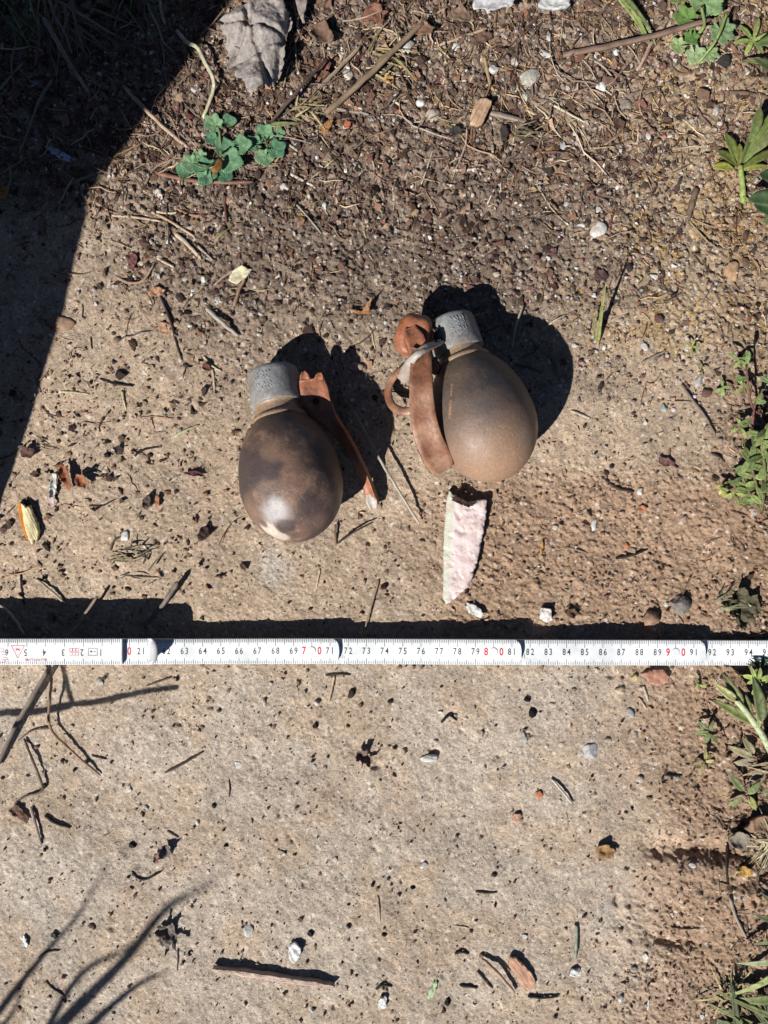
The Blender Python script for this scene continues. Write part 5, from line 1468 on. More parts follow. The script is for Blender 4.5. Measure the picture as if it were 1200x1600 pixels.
    (190, 585, 20, 18, (60, 50, 46), 'dark clump of litter above the short dark twig', 'plant_crumb', 'plant crumb', 3, 1, 1, 0, None, None),
    (324, 575, 14, 10, (110, 66, 54), 'reddish leaf bit near the pale straw', 'leaf_fragment', 'leaf fragment', .7, 1, 1, 0, None, None),
    (290, 1250 - 680, 10, 8, (62, 50, 46), 'dark crumb below the long black twig', 'plant_crumb', 'plant crumb', 1.5, .5, 0, 0, None, None),
    (720, 785, 34, 10, (66, 50, 42), 'dark bark sliver at the top of the plaster shard', 'bark_flake', 'bark flake', 1, 7.2, 1, -20, None, None),
    (690, 590, 10, 8, (200, 100, 60), 'small rust flake on the right grenade beside its lever', 'rust_flake', 'rust flake', .8, 31, 0, 0, None, None),
]:
    u, v, w, h, col, lab, nm, cat, th, lf, cu, rot, ol, mt = r
    if (u, v) in ((750, 180), (815, 1516), (377, 431)): mt = grain_mat('split_wood', {750: 60, 815: -50, 377: 25}[u])
    if nm == 'rust_flake': continue
    if nm in ('seed', 'plant_crumb'):
        stone(u, v, w, h, col, lab, min(w, h) * .62, rot, nm, cat, ang=3 if nm == 'seed' else 7, mat=MAT_DRYLEAF)
        if 'ladybird' in lab: bpy.context.scene.objects
    else:
        flake(u, v, w * 1.05, h * 1.05, mute(col, .82), lab, th, lf, cu, rot, nm, cat, mt, wav=.5 if nm == 'wood_chip' else 1.0, spiky=.3, outline=ol)

# two-tone curved wood chip at the left
def wood_curl():
    root = empty('wood_chip', gp(47, 815, 0), 'curved wood chip, orange outside and cream inside, at the left', 'wood chip')
    def piece(nm, ol, col, lift):
        p = gp(47, 815, 0); O = [((a - 47) / PPM, (815 - b) / PPM) for a, b in ol]
        def zf(x, y, r): return lift / 1000 + .0018 * math.cos(x * 260) + (float(vn(x * 500, y * 160, 8)) - .5) * .0012
        link(nm, slab_mesh(nm, O, .0022, zf, .0003, 44, s=seed()), GM, root, (0, 0, 0), C(*col))
    GM = grain_mat('pale_split_wood', -68, .72, 1.15)
    piece('bark_side', [(31, 786), (36, 785), (42, 800), (47, 826), (55, 846), (48, 842), (38, 822), (32, 800)], (222, 138, 62), 2.6)
    piece('cream_face', [(37, 786), (43, 789), (45, 795), (52, 790), (55, 798), (62, 818), (65, 830), (62, 844), (58, 842), (57, 850), (52, 845), (45, 826), (40, 802)], (242, 226, 176), 2.9)
wood_curl()

# big crumpled grey leaf
def crumpled():
    ol = [(345, 35), (352, 26), (362, 30), (370, 18), (392, 22), (410, 10), (430, 18), (441, 12), (447, 30), (455, 48), (452, 62), (446, 70), (446, 92), (442, 112), (436, 130), (425, 142), (412, 150), (398, 162), (390, 150), (384, 136), (372, 128), (362, 110), (352, 96), (346, 74), (356, 62), (344, 50)]
    u, v = 400, 85; p = gp(u, v, 0)
    O = [((a - u) / PPM * 1.04 + .0006, (v - b) / PPM * 1.08 - .0012) for a, b in ol]
    def zf(x, y, r):
        def cr(k, ox, a):                                             # one crease line across the leaf
            c, s = math.cos(a), math.sin(a); d = (x * c + y * s - ox + .0016 * (float(vn(x * 160 + k, y * 160, 17)) - .5))
            return math.exp(-(d / .0016) ** 2)
        z = .008 + .0042 * math.sin(x * 150 + 2.2 * float(vn(x * 70, y * 70 + 4, 16))) + x * .24 + .0012 + .0026 * math.sin(y * 190 + x * 90)
        z -= .0035 * (cr(1, .002, .3) + cr(2, -.009, -.5) + cr(3, .010, 1.2) + cr(4, -.004, 1.9) + cr(5, .016, -.2))
        z += .0022 * (fbm(x * 240, y * 240, 18, 2) - .5) + .0011 * (fbm(x * 800, y * 800, 19, 2) - .5)
        return float(z - (r < .04) * .0035 * float(vn(x * 200, y * 200, 19)))
    me = slab_mesh('crumpled_leaf', O, .0006, zf, .0009, 150, inner=2600, s=8)
    m = tint_mat('grey_leaf', (0.275, 0.242, 0.22), .85, 500, .62, 1.25, .8, .0009, 150, dark=((.13, .095, .075), 120, .62))
    tag(link('crumpled_leaf', me, m, None, p), 'big crumpled light grey dead leaf standing off the ground at the top', 'dead leaf')
crumpled()
def shrivelled(u, v, R, label, col, s, name='shrivelled_leaf'):
    p = gp(u, v, 0); rs = random.Random(s)
    O = blob_outline(R * .8, R, .3, s, .45, 22)
    def zf(x, y, r):
        return .0006 + .0045 * abs(float(vn(x * 190 + s, y * 190, 16)) - .5) * 2 + .004 * (x * x + y * y) / R / R + (float(vn(x * 700, y * 700, 18)) - .5) * .002
    me = slab_mesh(name, O, .0006, zf, .0006, 70, inner=420, s=s)
    return tag(link(name, me, MAT_DRYLEAF, None, p, C(*col)), label, 'dead leaf')
shrivelled(266, 1456, .0085, 'black shrivelled leaf lying on the branch shadow', (120, 110, 104), 31)
shrivelled(569, 1180, .0050, 'dark purplish shrivelled leaf in the middle of the pale soil', (128, 104, 96), 32)
shrivelled(1160, 950, .0105, 'dark matted leaf clump at the right edge above the rule', (92, 86, 66), 33)

# ------------------------------------------------------------------ sticks, straws and twigs
ST, GS, RB = (196, 172, 138), (150, 134, 120), (140, 100, 78)
for r in [
    ([(508, 178, 1), (560, 132, 5), (610, 84, 6), (661, 34, 5)], 11, 9, (172, 140, 106), 'longest dry brown stalk crossing the upper litter', 'stalk'),
    ([(492, 144, 1), (528, 108, 3), (563, 72, 3)], 8, 7, (196, 164, 132), 'shorter pale stalk parallel to the longest one', 'stalk'),
    ([(424, 190, 2), (470, 136, 8), (511, 91, 9)], 7, 6, (88, 68, 60), 'dark brown stem right of the big crumpled leaf', 'stalk'),
    ([(685, 72), (722, 58), (762, 44)], 8, 6, (186, 156, 122), 'short pale straw at the top right of the longest stalk', 'straw'),
    ([(520, 168), (545, 174, 1), (572, 178, 1), (584, 190)], 6, 5, (168, 160, 150), 'grey bent twig at the lower end of the longest stalk', 'twig'),
    ([(545, 163), (556, 168), (567, 170)], 8, 5, (222, 212, 194), 'short white peeled straw above the grey bent twig', 'straw'),
    ([(606, 149), (615, 157), (625, 165)], 7, 6, (226, 216, 196), 'short white straw left of the square stone chip', 'straw'),
    ([(650, 240, 1), (664, 248), (702, 246)], 3, 2, (170, 126, 96), 'thin reddish straw above the white twig', 'straw'),
    ([(708, 267), (730, 266, 1), (748, 263)], 6, 5, (226, 210, 196), 'short whitish twig in the upper middle', 'twig'),
    ([(652, 303), (663, 275, 1), (678, 231)], 3, 3, (216, 196, 168), 'thin pale straw leaning in the upper middle', 'straw'),
    ([(633, 280), (642, 262)], 3, 2, (196, 170, 140), 'little straw left of the thin leaning straw', 'straw'),
    ([(724, 326), (746, 309, 1)], 5, 3, (168, 126, 98), 'short brown straw below the tiny pale round pebble', 'straw'),
    ([(762, 318), (776, 288, 2)], 3, 3, (216, 206, 190), 'thin white straw right of the tiny pale round pebble', 'straw'),
    ([(462, 318), (482, 340, 2), (503, 366)], 5, 4, (158, 142, 126), 'grey twig leaning below the right clover leaves', 'twig'),
    ([(455, 272), (475, 283, 1), (494, 294)], 7, 5, (216, 200, 172), 'pale straw below the right clover leaves', 'straw'),
    ([(433, 214, 1), (450, 225, 1), (466, 236)], 6, 5, (222, 206, 176), 'pale straw poking out of the right clover leaves', 'straw'),
    ([(766, 176), (790, 182, 2), (826, 192)], 11, 9, (160, 142, 128), 'stout grey stick right of the tan wood block', 'stick'),
    ([(741, 236), (741, 218, 1), (742, 200)], 6, 5, (150, 90, 66), 'red-brown upright sliver below the tan wood block', 'twig'),
    ([(757, 88), (762, 112, 2), (768, 136, 2), (778, 142)], 8, 6, (184, 152, 96), 'curved yellowish stalk left of the white pebble', 'stalk'),
    ([(676, 92), (700, 76), (706, 48)], 4, 3, (176, 152, 106), 'yellowish blade of dry grass under the short pale straw', 'straw'),
    ([(572, 106), (600, 108, 2), (640, 126)], 4, 2, (206, 180, 136), 'thin curved straw below the longest stalk', 'straw'),
    ([(575, 110), (612, 116, 2), (645, 120)], 3, 2, (214, 192, 152), 'thinner straw fanning from the thin curved straw', 'straw'),
    ([(632, 104), (640, 112), (647, 122)], 5, 3, (140, 122, 112), 'grey curl of bark right of the thin curved straws', 'twig'),
    ([(882, 86, 2), (950, 72, 5), (1020, 56, 7), (1110, 30, 8)], 13, 11, (138, 106, 88), 'long stout brown stick at the upper right', 'stick'),
    ([(1085, 45, 9), (1110, 42, 9), (1132, 38, 8)], 8, 5, (196, 164, 130), 'pale split straw lying over the lobed leaf', 'straw'),
    ([(885, 90), (915, 90, 1), (940, 102, 1), (958, 122)], 5, 4, (196, 168, 142), 'bent pale straw under the end of the long brown stick', 'straw'),
    ([(1019, 64, 2), (1007, 90, 2), (995, 112)], 8, 6, (198, 152, 126), 'pinkish peeled twig crossing under the long brown stick', 'twig'),
    ([(1046, 92), (1052, 108, 1), (1068, 116, 1), (1096, 106)], 6, 5, (140, 110, 88), 'curved brown root below the lobed leaf', 'root'),
    ([(982, 149), (1008, 142, 2), (1034, 136)], 7, 6, (130, 108, 92), 'short brown stick above a brown pebble', 'stick'),
    ([(1120, 144), (1160, 145, 2), (1200, 152, 2)], 8, 7, (140, 110, 90), 'brown stick at the right edge above the rosette', 'stick'),
    ([(1124, 140), (1136, 133, 2), (1146, 128)], 8, 6, (204, 168, 138), 'short pale peeled stick touching the right edge stick', 'stick'),
    ([(1088, 293, 1), (1081, 320, 2), (1074, 346)], 13, 10, (146, 116, 94), 'flat brown wood stick on the mossy earth', 'stick'),
    ([(860, 162), (890, 178, 1), (921, 195)], 6, 4, (214, 196, 160), 'upper split straw below the large lumpy stone', 'straw'),
    ([(830, 158, 1), (850, 170, 2), (876, 190)], 8, 4, (186, 148, 110), 'tan frayed straw left of the upper split straw', 'straw'),
    ([(822, 172), (845, 182, 1), (874, 189)], 5, 3, (196, 160, 120), 'tan straw fanning below the frayed one', 'straw'),
    ([(800, 228), (826, 219, 2), (851, 211)], 5, 4, (222, 206, 176), 'pale curved straw left of an orange wood sliver', 'straw'),
    ([(780, 205), (812, 207, 2), (838, 199, 2)], 4, 2, (136, 118, 96), 'frayed grass strands under the pale curved straw', 'straw'),
    ([(784, 214), (815, 214, 2), (845, 203, 2)], 3, 2, (150, 130, 104), 'lower frayed grass strand under the pale curved straw', 'straw'),
    ([(833, 241), (848, 238, 1), (866, 229)], 7, 5, (196, 140, 88), 'orange brown wood sliver in the gravel', 'twig'),
    ([(946, 226), (962, 214, 1), (982, 200)], 5, 4, (184, 156, 122), 'short tan twig on the gravel right of centre top', 'twig'),
    ([(962, 320), (956, 340, 1), (952, 362)], 3, 2, (152, 66, 58), 'thin red stem touching the white wedge pebble', 'twig'),
    ([(955, 348), (964, 358)], 5, 4, (196, 186, 170), 'pale short straw right of the white wedge pebble', 'straw'),
    ([(1086, 152, 1), (1090, 172, 2), (1112, 200)], 7, 5, (120, 92, 78), 'dark brown root at the right on the moss', 'root'),
    ([(193, 134), (228, 172, 3), (262, 204, 3), (297, 233)], 8, 7, (206, 172, 140), 'long straw half in the big shadow left of the clover', 'straw'),
    ([(276, 47, 2), (292, 66, 6), (308, 74, 7), (322, 100, 7), (334, 126, 6), (330, 152, 5), (317, 184, 3)], 8, 8, (196, 190, 150), 'bent pale root-like stem above the clover', 'stem'),
    ([(246, 270), (280, 278, 1), (320, 284, 2), (394, 284, 2)], 9, 7, (160, 106, 84), 'red-brown twig running under the clover', 'twig'),
    ([(352, 292), (352, 320, 1), (354, 348)], 6, 5, (140, 86, 68), 'red-brown twig standing below the clover', 'twig'),
    ([(224, 296), (240, 264, 2), (262, 252, 2), (284, 245)], 5, 4, (190, 150, 116), 'curved tan straw left of the clover', 'straw'),
    ([(176, 337), (214, 340, 1), (252, 346)], 6, 4, (206, 176, 140), 'horizontal pale straw below the big shadow edge', 'straw'),
    ([(235, 330), (266, 346, 2), (304, 370)], 6, 5, (206, 168, 128), 'slanting tan straw below the horizontal one', 'straw'),
    ([(244, 331), (262, 333, 1), (278, 332)], 6, 4, (216, 196, 156), 'short cream straw above the slanting tan one', 'straw'),
    ([(276, 326), (300, 336, 1), (338, 338)], 6, 4, (184, 128, 96), 'curved reddish straw below the clover twig', 'straw'),
    ([(274, 364), (294, 382, 2), (314, 404)], 9, 7, (206, 184, 152), 'stout pale straw above the yellow wood chip', 'straw'),
    ([(340, 372), (352, 362, 2), (364, 352)], 3, 3, (150, 168, 70), 'thin greenish stem below the clover', 'straw'),
    ([(310, 385), (322, 396, 1), (336, 410)], 6, 4, (190, 176, 152), 'pale straw bit above the yellow wood chip', 'straw'),
    ([(246, 403), (258, 410, 1), (271, 417)], 7, 4, (220, 192, 156), 'short pale straw right of a purplish leaf scrap', 'straw'),
    ([(180, 432), (203, 442, 1), (224, 438, 2), (240, 414, 1)], 6, 4, (186, 150, 120), 'curved tan straw on the tan soil', 'straw'),
    ([(250, 460), (266, 500, 1), (274, 530), (284, 562)], 6, 5, (70, 56, 50), 'long blackish twig on the tan soil', 'twig'),
    ([(322, 480), (345, 502, 4), (372, 524, 2)], 9, 8, (168, 156, 142), 'stout grey stick with a black shadow left of centre', 'stick'),
    ([(366, 478, 1), (374, 452, 3), (383, 436, 3)], 8, 7, (168, 126, 94), 'brown twig end under the yellow wood chip', 'twig'),
    ([(350, 470), (370, 462, 2), (398, 456, 2)], 5, 4, (92, 74, 64), 'dark twig right of the brown twig end', 'twig'),
    ([(335, 446), (350, 432, 2), (368, 422, 2)], 6, 5, (186, 156, 130), 'pale twig reaching to the yellow wood chip', 'twig'),
    ([(318, 556), (330, 570, 2), (346, 580)], 6, 4, (206, 184, 150), 'pale forked straw below the grey stick', 'straw'),
    ([(330, 570, 1), (334, 592, 1), (335, 616)], 6, 4, (206, 178, 146), 'straw hanging down from the pale forked straw', 'straw'),
    ([(96, 612), (115, 613, 1), (139, 616)], 6, 3, (226, 206, 150), 'pale yellow grass straw on smooth tan soil', 'straw'),
    ([(157, 592), (178, 599, 1), (208, 603)], 5, 4, (62, 48, 42), 'short dark twig on the tan soil', 'twig'),
    ([(191, 610, 1), (193, 624, 1), (197, 640)], 6, 3, (196, 180, 128), 'yellowish plant bit below the short dark twig', 'straw'),
    ([(142, 526), (143, 540), (144, 545)], 3, 3, (66, 52, 46), 'tiny upright dark twig on the tan soil', 'twig'),
    ([(273, 681), (290, 672, 1), (310, 664)], 5, 4, (196, 200, 140), 'greenish yellow straw left of the left grenade', 'straw'),
    ([(210, 713), (226, 702, 1), (250, 698)], 6, 4, (60, 48, 44), 'dark twig above the scattered litter', 'twig'),
    ([(140, 790), (160, 790), (180, 780)], 4, 3, (80, 62, 52), 'thin dark rootlet below the dead leaf cluster', 'twig'),
    ([(270, 750), (275, 746, 1), (281, 742)], 6, 4, (226, 206, 176), 'short white straw left of the left grenade', 'straw'),
    ([(128, 742, 2), (140, 734, 4), (152, 730, 3)], 4, 2, (206, 196, 176), 'upper strand of the straw fan on the dead leaves', 'straw'),
    ([(130, 744, 2), (145, 738, 4), (156, 740, 2)], 4, 2, (186, 176, 156), 'lower strand of the straw fan on the dead leaves', 'straw'),
    ([(150, 746, 1), (166, 746, 1)], 5, 4, (216, 196, 170), 'short pale straw end right of the straw fan', 'straw'),
    ([(57, 905), (78, 922, 5), (102, 943, 3)], 6, 5, (206, 190, 162), 'pale straw with its own shadow above the folded rule', 'straw'),
    ([(32, 898, 1), (34, 920), (38, 946)], 4, 4, (62, 54, 48), 'dark thin upright stem above the folded rule', 'twig'),  # dark strand stands in for a shadow line
    ([(195, 900), (222, 902, 1), (252, 903)], 6, 4, (196, 168, 138), 'thin horizontal straw above the folded rule', 'straw'),
    ([(228, 917), (238, 911, 1), (250, 905)], 6, 4, (214, 200, 176), 'short pale straw below the thin horizontal one', 'straw'),
    ([(172, 860), (178, 845, 2), (190, 838)], 5, 4, (110, 92, 80), 'dark strand below the white crumbly flake', 'twig'),
    ([(278, 909, 8), (262, 934, 5), (244, 957, 1), (226, 978, 0)], 9, 7, (128, 114, 102), 'grey splinter leaning into the rule shadow', 'stick'),
    ([(152, 932, 8), (132, 960, 10), (110, 990, 12)], 6, 5, (176, 150, 126), 'tan straw leaning across the rule shadow', 'straw'),
    ([(0, 946, 12), (20, 964, 14), (38, 992, 14)], 7, 6, (206, 184, 156), 'pale straw at the left edge over the rule shadow', 'straw'),
    ([(500, 890), (497, 904, 1), (494, 918)], 5, 3, (206, 184, 146), 'short yellowish straw above number 71', 'straw'),
    ([(592, 905), (582, 940, 2), (569, 986, 3)], 5, 3, (196, 162, 128), 'thin tan straw reaching into the rule shadow', 'straw'),
    ([(526, 850, 1), (552, 832, 4), (584, 815, 3)], 5, 4, (96, 76, 62), 'brown twig beside the left grenade base', 'twig'),
    ([(524, 820, 6), (524, 836, 4), (525, 852)], 6, 5, (130, 98, 76), 'short upright twig touching the left grenade base', 'twig'),
    ([(553, 642, 9), (585, 702, 10), (620, 762, 9), (655, 818, 4)], 6, 5, (196, 184, 164), 'long straw lying from the left grenade shadow into the sun', 'straw'),
    ([(588, 610), (620, 612, 2), (655, 618, 2)], 3, 3, (110, 84, 68), 'thin rootlet below the pull ring', 'root'),
    ([(818, 475, 2), (806, 510, 6), (800, 545, 4)], 5, 4, (196, 184, 160), 'pale grass stem at the upper rim of the right shadow', 'straw'),
    ([(853, 511, 1), (868, 500, 3), (884, 492)], 5, 4, (206, 182, 150), 'pale straw at the right rim of the right shadow', 'straw'),
    ([(830, 530), (845, 545, 1), (862, 560)], 7, 5, (140, 128, 114), 'grey straw inside the right grenade shadow', 'straw'),
    ([(864, 562), (868, 578, 1), (874, 594)], 8, 6, (130, 116, 104), 'stubby grey stick inside the right grenade shadow', 'stick'),
    ([(808, 570), (826, 574), (846, 582)], 6, 5, (110, 96, 84), 'dark straw low in the right grenade shadow', 'straw'),
    ([(1003, 567, 1), (1020, 558, 2), (1040, 548, 1)], 6, 4, (200, 170, 146), 'pale pinkish straw below the lone grass blade', 'straw'),
    ([(1065, 600, 1), (1080, 622, 2), (1100, 648, 2), (1118, 680, 1)], 5, 5, (156, 134, 116), 'curved grey stem running toward the right seedlings', 'stem'),
    ([(1042, 628), (1060, 628, 1), (1078, 628)], 6, 5, (188, 158, 132), 'short tan stick below the smoky grey pebble', 'stick'),
    ([(893, 642), (908, 648, 1), (922, 654)], 6, 5, (204, 180, 156), 'pale straw right of the right grenade', 'straw'),
    ([(886, 510), (896, 498, 1), (910, 478, 1)], 4, 3, (180, 146, 112), 'tan straw left of the lone grass blade', 'straw'),
    ([(940, 744), (955, 756, 1), (970, 764, 1), (990, 768)], 6, 5, (72, 54, 50), 'dark curved root bit on bare soil', 'root'),
    ([(963, 872, 1), (985, 868, 3), (1012, 858, 1)], 6, 4, (74, 62, 56), 'dark twig above the round brown stone', 'twig'),
    ([(885, 855), (900, 858, 1), (918, 864)], 5, 3, (150, 124, 104), 'thin brown twig on bare soil right of the shard', 'twig'),
    ([(1102, 848), (1115, 843, 1), (1128, 839)], 4, 3, (150, 108, 84), 'thin reddish twig below the leafy weed', 'twig'),
    ([(1112, 708), (1124, 714, 2), (1132, 722)], 6, 4, (86, 70, 64), 'dark bent twig left of the leafy weed', 'twig'),
    ([(1155, 935, 4), (1168, 942, 6), (1182, 956, 4)], 4, 3, (206, 196, 172), 'pale bent straw over the dark leaf clump', 'straw'),
    ([(78, 1042, 7), (50, 1090, 6), (22, 1140, 5), (-6, 1200, 3)], 9, 9, (128, 112, 98), 'stout grey twig passing out from under the rule at left', 'stick'),
    ([(70, 1034, 7), (80, 1058, 7), (78, 1090, 8), (78, 1136, 4), (110, 1172, 3), (156, 1211, 1)], 6, 5, (168, 128, 98), 'thin tan branch bent below the rule at left', 'twig'),
    ([(78, 1138, 3), (50, 1142, 3), (28, 1158, 1)], 4, 3, (150, 116, 92), 'thin side shoot left of the bent tan branch', 'twig'),
    ([(38, 1155, 1), (52, 1190, 3), (66, 1226, 3), (62, 1238, 2), (40, 1244), (22, 1256)], 5, 4, (110, 90, 76), 'thin crooked twig above the curled dark leaf', 'twig'),
    ([(48, 1262, 1), (56, 1290, 2), (64, 1321, 1)], 7, 5, (190, 160, 140), 'pinkish straw below the curled dark leaf', 'straw'),
    ([(70, 1274, 1), (86, 1286, 2), (110, 1293, 1)], 6, 5, (68, 58, 52), 'dark twig right of the pinkish straw', 'twig'),
    ([(258, 1207), (288, 1192, 1), (318, 1174)], 5, 4, (96, 72, 58), 'slanting thin brown twig on pale soil', 'twig'),
    ([(143, 1180), (154, 1183), (166, 1186)], 5, 4, (88, 80, 74), 'short grey twig beside the bent tan branch', 'twig'),
    ([(228, 1072, 1), (246, 1066, 2), (268, 1058, 1)], 3, 3, (120, 98, 80), 'thin twig over the long thin shadow', 'twig'),
    ([(206, 1361), (214, 1371), (228, 1374, 1), (252, 1362, 1)], 5, 4, (84, 72, 64), 'curved dark twig low on the pale soil', 'twig'),
    ([(60, 1497, 1), (74, 1487, 1), (93, 1485)], 5, 4, (80, 70, 64), 'dark twig on the left branch shadow', 'twig'),
    ([(278, 1483), (278, 1498), (277, 1516)], 4, 3, (92, 84, 78), 'thin stem below the black shrivelled leaf', 'twig'),
    ([(72, 1532), (84, 1545, 1), (100, 1555)], 5, 4, (76, 66, 60), 'dark twig low in the left branch shadow', 'twig'),
    ([(358, 1218), (359, 1232, 1), (358, 1245)], 3, 3, (66, 56, 50), 'tiny upright dark twig on pale soil', 'twig'),
    ([(262, 1298), (278, 1308)], 5, 4, (104, 92, 84), 'short grey twig above the grey curled leaf', 'twig'),
    ([(522, 1056, 1), (518, 1076, 2), (513, 1097, 1)], 7, 6, (206, 172, 136), 'short tan straw just below number 71', 'straw'),
    ([(510, 1055), (528, 1053, 1), (547, 1054)], 5, 4, (86, 68, 56), 'dark twig across the top of the short tan straw', 'twig'),
    ([(690, 1128, 1), (702, 1118, 3), (714, 1126, 1)], 6, 4, (46, 40, 36), 'black curled bit below number 77', 'twig'),
    ([(862, 1217, 2), (880, 1238, 5), (894, 1256, 2)], 5, 4, (196, 182, 166), 'pale raised stem with a black shadow right of centre', 'stem'),
    ([(885, 1270), (887, 1284), (886, 1298)], 3, 2, (190, 150, 114), 'thin tan straw below the pale raised stem', 'straw'),
    ([(1005, 1072, 1), (1010, 1085, 1), (1013, 1096)], 6, 5, (214, 196, 176), 'short pale straw below the red tile flake', 'straw'),
    ([(998, 1090), (1004, 1098, 1), (1010, 1108)], 5, 4, (190, 164, 140), 'tan straw left of the short pale straw', 'straw'),
    ([(1038, 1210), (1052, 1212, 1), (1066, 1211)], 6, 4, (70, 58, 52), 'short dark twig on reddish soil', 'twig'),
    ([(590, 1400), (592, 1420, 1), (594, 1441)], 5, 3, (176, 146, 120), 'thin upright splinter in the lower pale soil', 'twig'),
    ([(744, 1393), (758, 1395, 1), (776, 1394)], 5, 4, (86, 70, 62), 'short dark twig low right of centre', 'twig'),
    ([(588, 1545), (598, 1539, 2), (612, 1541)], 6, 4, (60, 52, 48), 'black curved twig near the bottom edge', 'twig'),
    ([(754, 1500, 2), (778, 1522, 4), (804, 1552, 2)], 9, 7, (196, 160, 132), 'pinkish straw left of the orange wood chip', 'straw'),
    ([(746, 1519, 1), (757, 1532, 3), (769, 1545, 1)], 7, 5, (190, 166, 142), 'short straw left of the pinkish straw', 'straw'),
    ([(720, 1540), (733, 1541, 1), (746, 1543)], 7, 5, (54, 48, 46), 'dark flat twig left of the short straw', 'twig'),
    ([(712, 1490), (720, 1487, 2), (732, 1490)], 7, 5, (58, 48, 44), 'black curved bit above the straws', 'twig'),
    ([(711, 1447), (722, 1448), (733, 1450)], 4, 3, (206, 176, 146), 'short pinkish straw low right of centre', 'straw'),
    ([(826, 1557, 1), (850, 1559, 2), (874, 1556, 1)], 6, 4, (60, 54, 50), 'dark twig below the orange wood chip', 'twig'),
    ([(900, 1444, 3), (901, 1468, 5), (899, 1496, 2)], 8, 6, (150, 160, 140), 'grey green grass blade on the lower pale soil', 'grass blade'),
    ([(1012, 1578), (1014, 1562, 2), (1011, 1574)], 4, 3, (206, 200, 190), 'short pale straw near the lower edge', 'straw'),
    ([(1136, 1318, 1), (1135, 1352, 2), (1138, 1388, 1)], 5, 4, (62, 52, 46), 'thin dark upright root beside the yellow leaf', 'root'),
    ([(1140, 1402, 1), (1152, 1438, 2), (1170, 1472, 1)], 6, 4, (190, 176, 158), 'pale stem running down along the right edge', 'stem'),
    ([(1048, 1448), (1070, 1451, 1), (1092, 1450)], 4, 3, (66, 56, 50), 'thin dark rootlet on the reddish soil', 'root'),
    ([(1116, 1590, 2), (1122, 1575, 4), (1130, 1560, 3)], 8, 6, (204, 160, 120), 'tan straw near the corner grass', 'straw'),
    ([(1135, 1186), (1148, 1176, 2), (1156, 1164)], 8, 7, (206, 172, 140), 'pale bark sliver below the lance-leaved weed', 'twig'),
    ([(1108, 1094), (1116, 1098, 2), (1124, 1104)], 6, 5, (190, 150, 130), 'pinkish straw left of the lance-leaved weed', 'straw'),
    ([(70, 30, 10), (92, 70, 14), (112, 104, 12), (140, 146, 4)], 9, 7, (148, 122, 110), 'thick dry root slanting down inside the big shadow', 'root'),
    ([(140, 145, 3), (138, 170, 4), (132, 200, 2)], 5, 4, (150, 128, 112), 'thin root hanging from the thick dry root', 'root'),
    ([(82, 18, 8), (100, 50, 12), (112, 84, 10)], 5, 4, (160, 136, 120), 'thin root above the thick dry root', 'root'),
    ([(82, 125, 4), (60, 160, 6), (46, 200, 4), (30, 240, 2)], 7, 5, (150, 134, 120), 'grey straw hanging in the big shadow', 'straw'),
    ([(0, 140, 3), (16, 120, 5), (36, 98, 4)], 6, 5, (156, 138, 118), 'straw at the left edge inside the big shadow', 'straw'),
    ([(102, 290, 2), (130, 278, 4), (162, 265, 2)], 7, 5, (150, 128, 108), 'straw on the edge of the big shadow', 'straw'),
    ([(53, 266, 1), (46, 298, 2), (43, 330, 1)], 6, 5, (120, 106, 94), 'dark straw low in the big shadow', 'straw'),
    ([(72, 66, 6), (88, 110, 8), (80, 118, 6)], 5, 4, (140, 116, 104), 'looping rootlet inside the big shadow', 'root'),
    ([(60, 26, 8), (62, 60, 12), (54, 104, 8)], 5, 4, (130, 106, 94), 'vertical rootlet left of the thick dry root', 'root'),
    ([(126, 60, 5), (134, 72, 6), (142, 84, 4)], 5, 4, (130, 112, 104), 'short curved twig right of the thick dry root', 'twig'),
    ([(250, 0, 6), (252, 18, 8), (258, 38, 4)], 6, 5, (180, 160, 130), 'pale stem at the top inside the big shadow', 'stem'),
    ([(140, 188, 1), (148, 174, 2), (158, 162, 1)], 4, 3, (180, 164, 146), 'short pale straw in the middle of the big shadow', 'straw'),
    ([(194, 64, 1), (200, 54, 2), (206, 48, 1)], 4, 3, (170, 156, 140), 'tiny straw high in the big shadow', 'straw'),
    ([(162, 118, 1), (170, 122, 1), (178, 128)], 7, 5, (150, 116, 100), 'short brown twig inside the big shadow', 'twig'),
    ([(106, 374), (116, 380, 1), (130, 388)], 4, 3, (170, 150, 126), 'thin straw crossing the rim of the big shadow', 'straw'),
    ([(56, 596), (66, 590, 1), (76, 578)], 5, 3, (150, 116, 92), 'thin root crossing the lower rim of the big shadow', 'root'),
]:
    P, w, w2, col, lab, cat = r
    nm = {'grass blade': 'grass_strand', 'straw': 'straw', 'stalk': 'dry_stalk', 'stem': 'withered_shoot'}.get(cat, cat)
    stick(nm, lab, cat, P, w, col, w2)

# flat wood splinter near the bottom left
flake(430, 1521, 200, 14, (206, 180, 164), 'long pinkish wood splinter beside its black shadow near the bottom', 4.2, -.2, 0, -7, 'wood_splinter', 'wood splinter', grain_mat('grey_split_wood', -7), wav=.5,
      outline=[(332, 1508), (360, 1510), (400, 1514), (450, 1522), (500, 1529), (526, 1534), (522, 1539), (480, 1534), (430, 1527), (380, 1519), (345, 1513)])

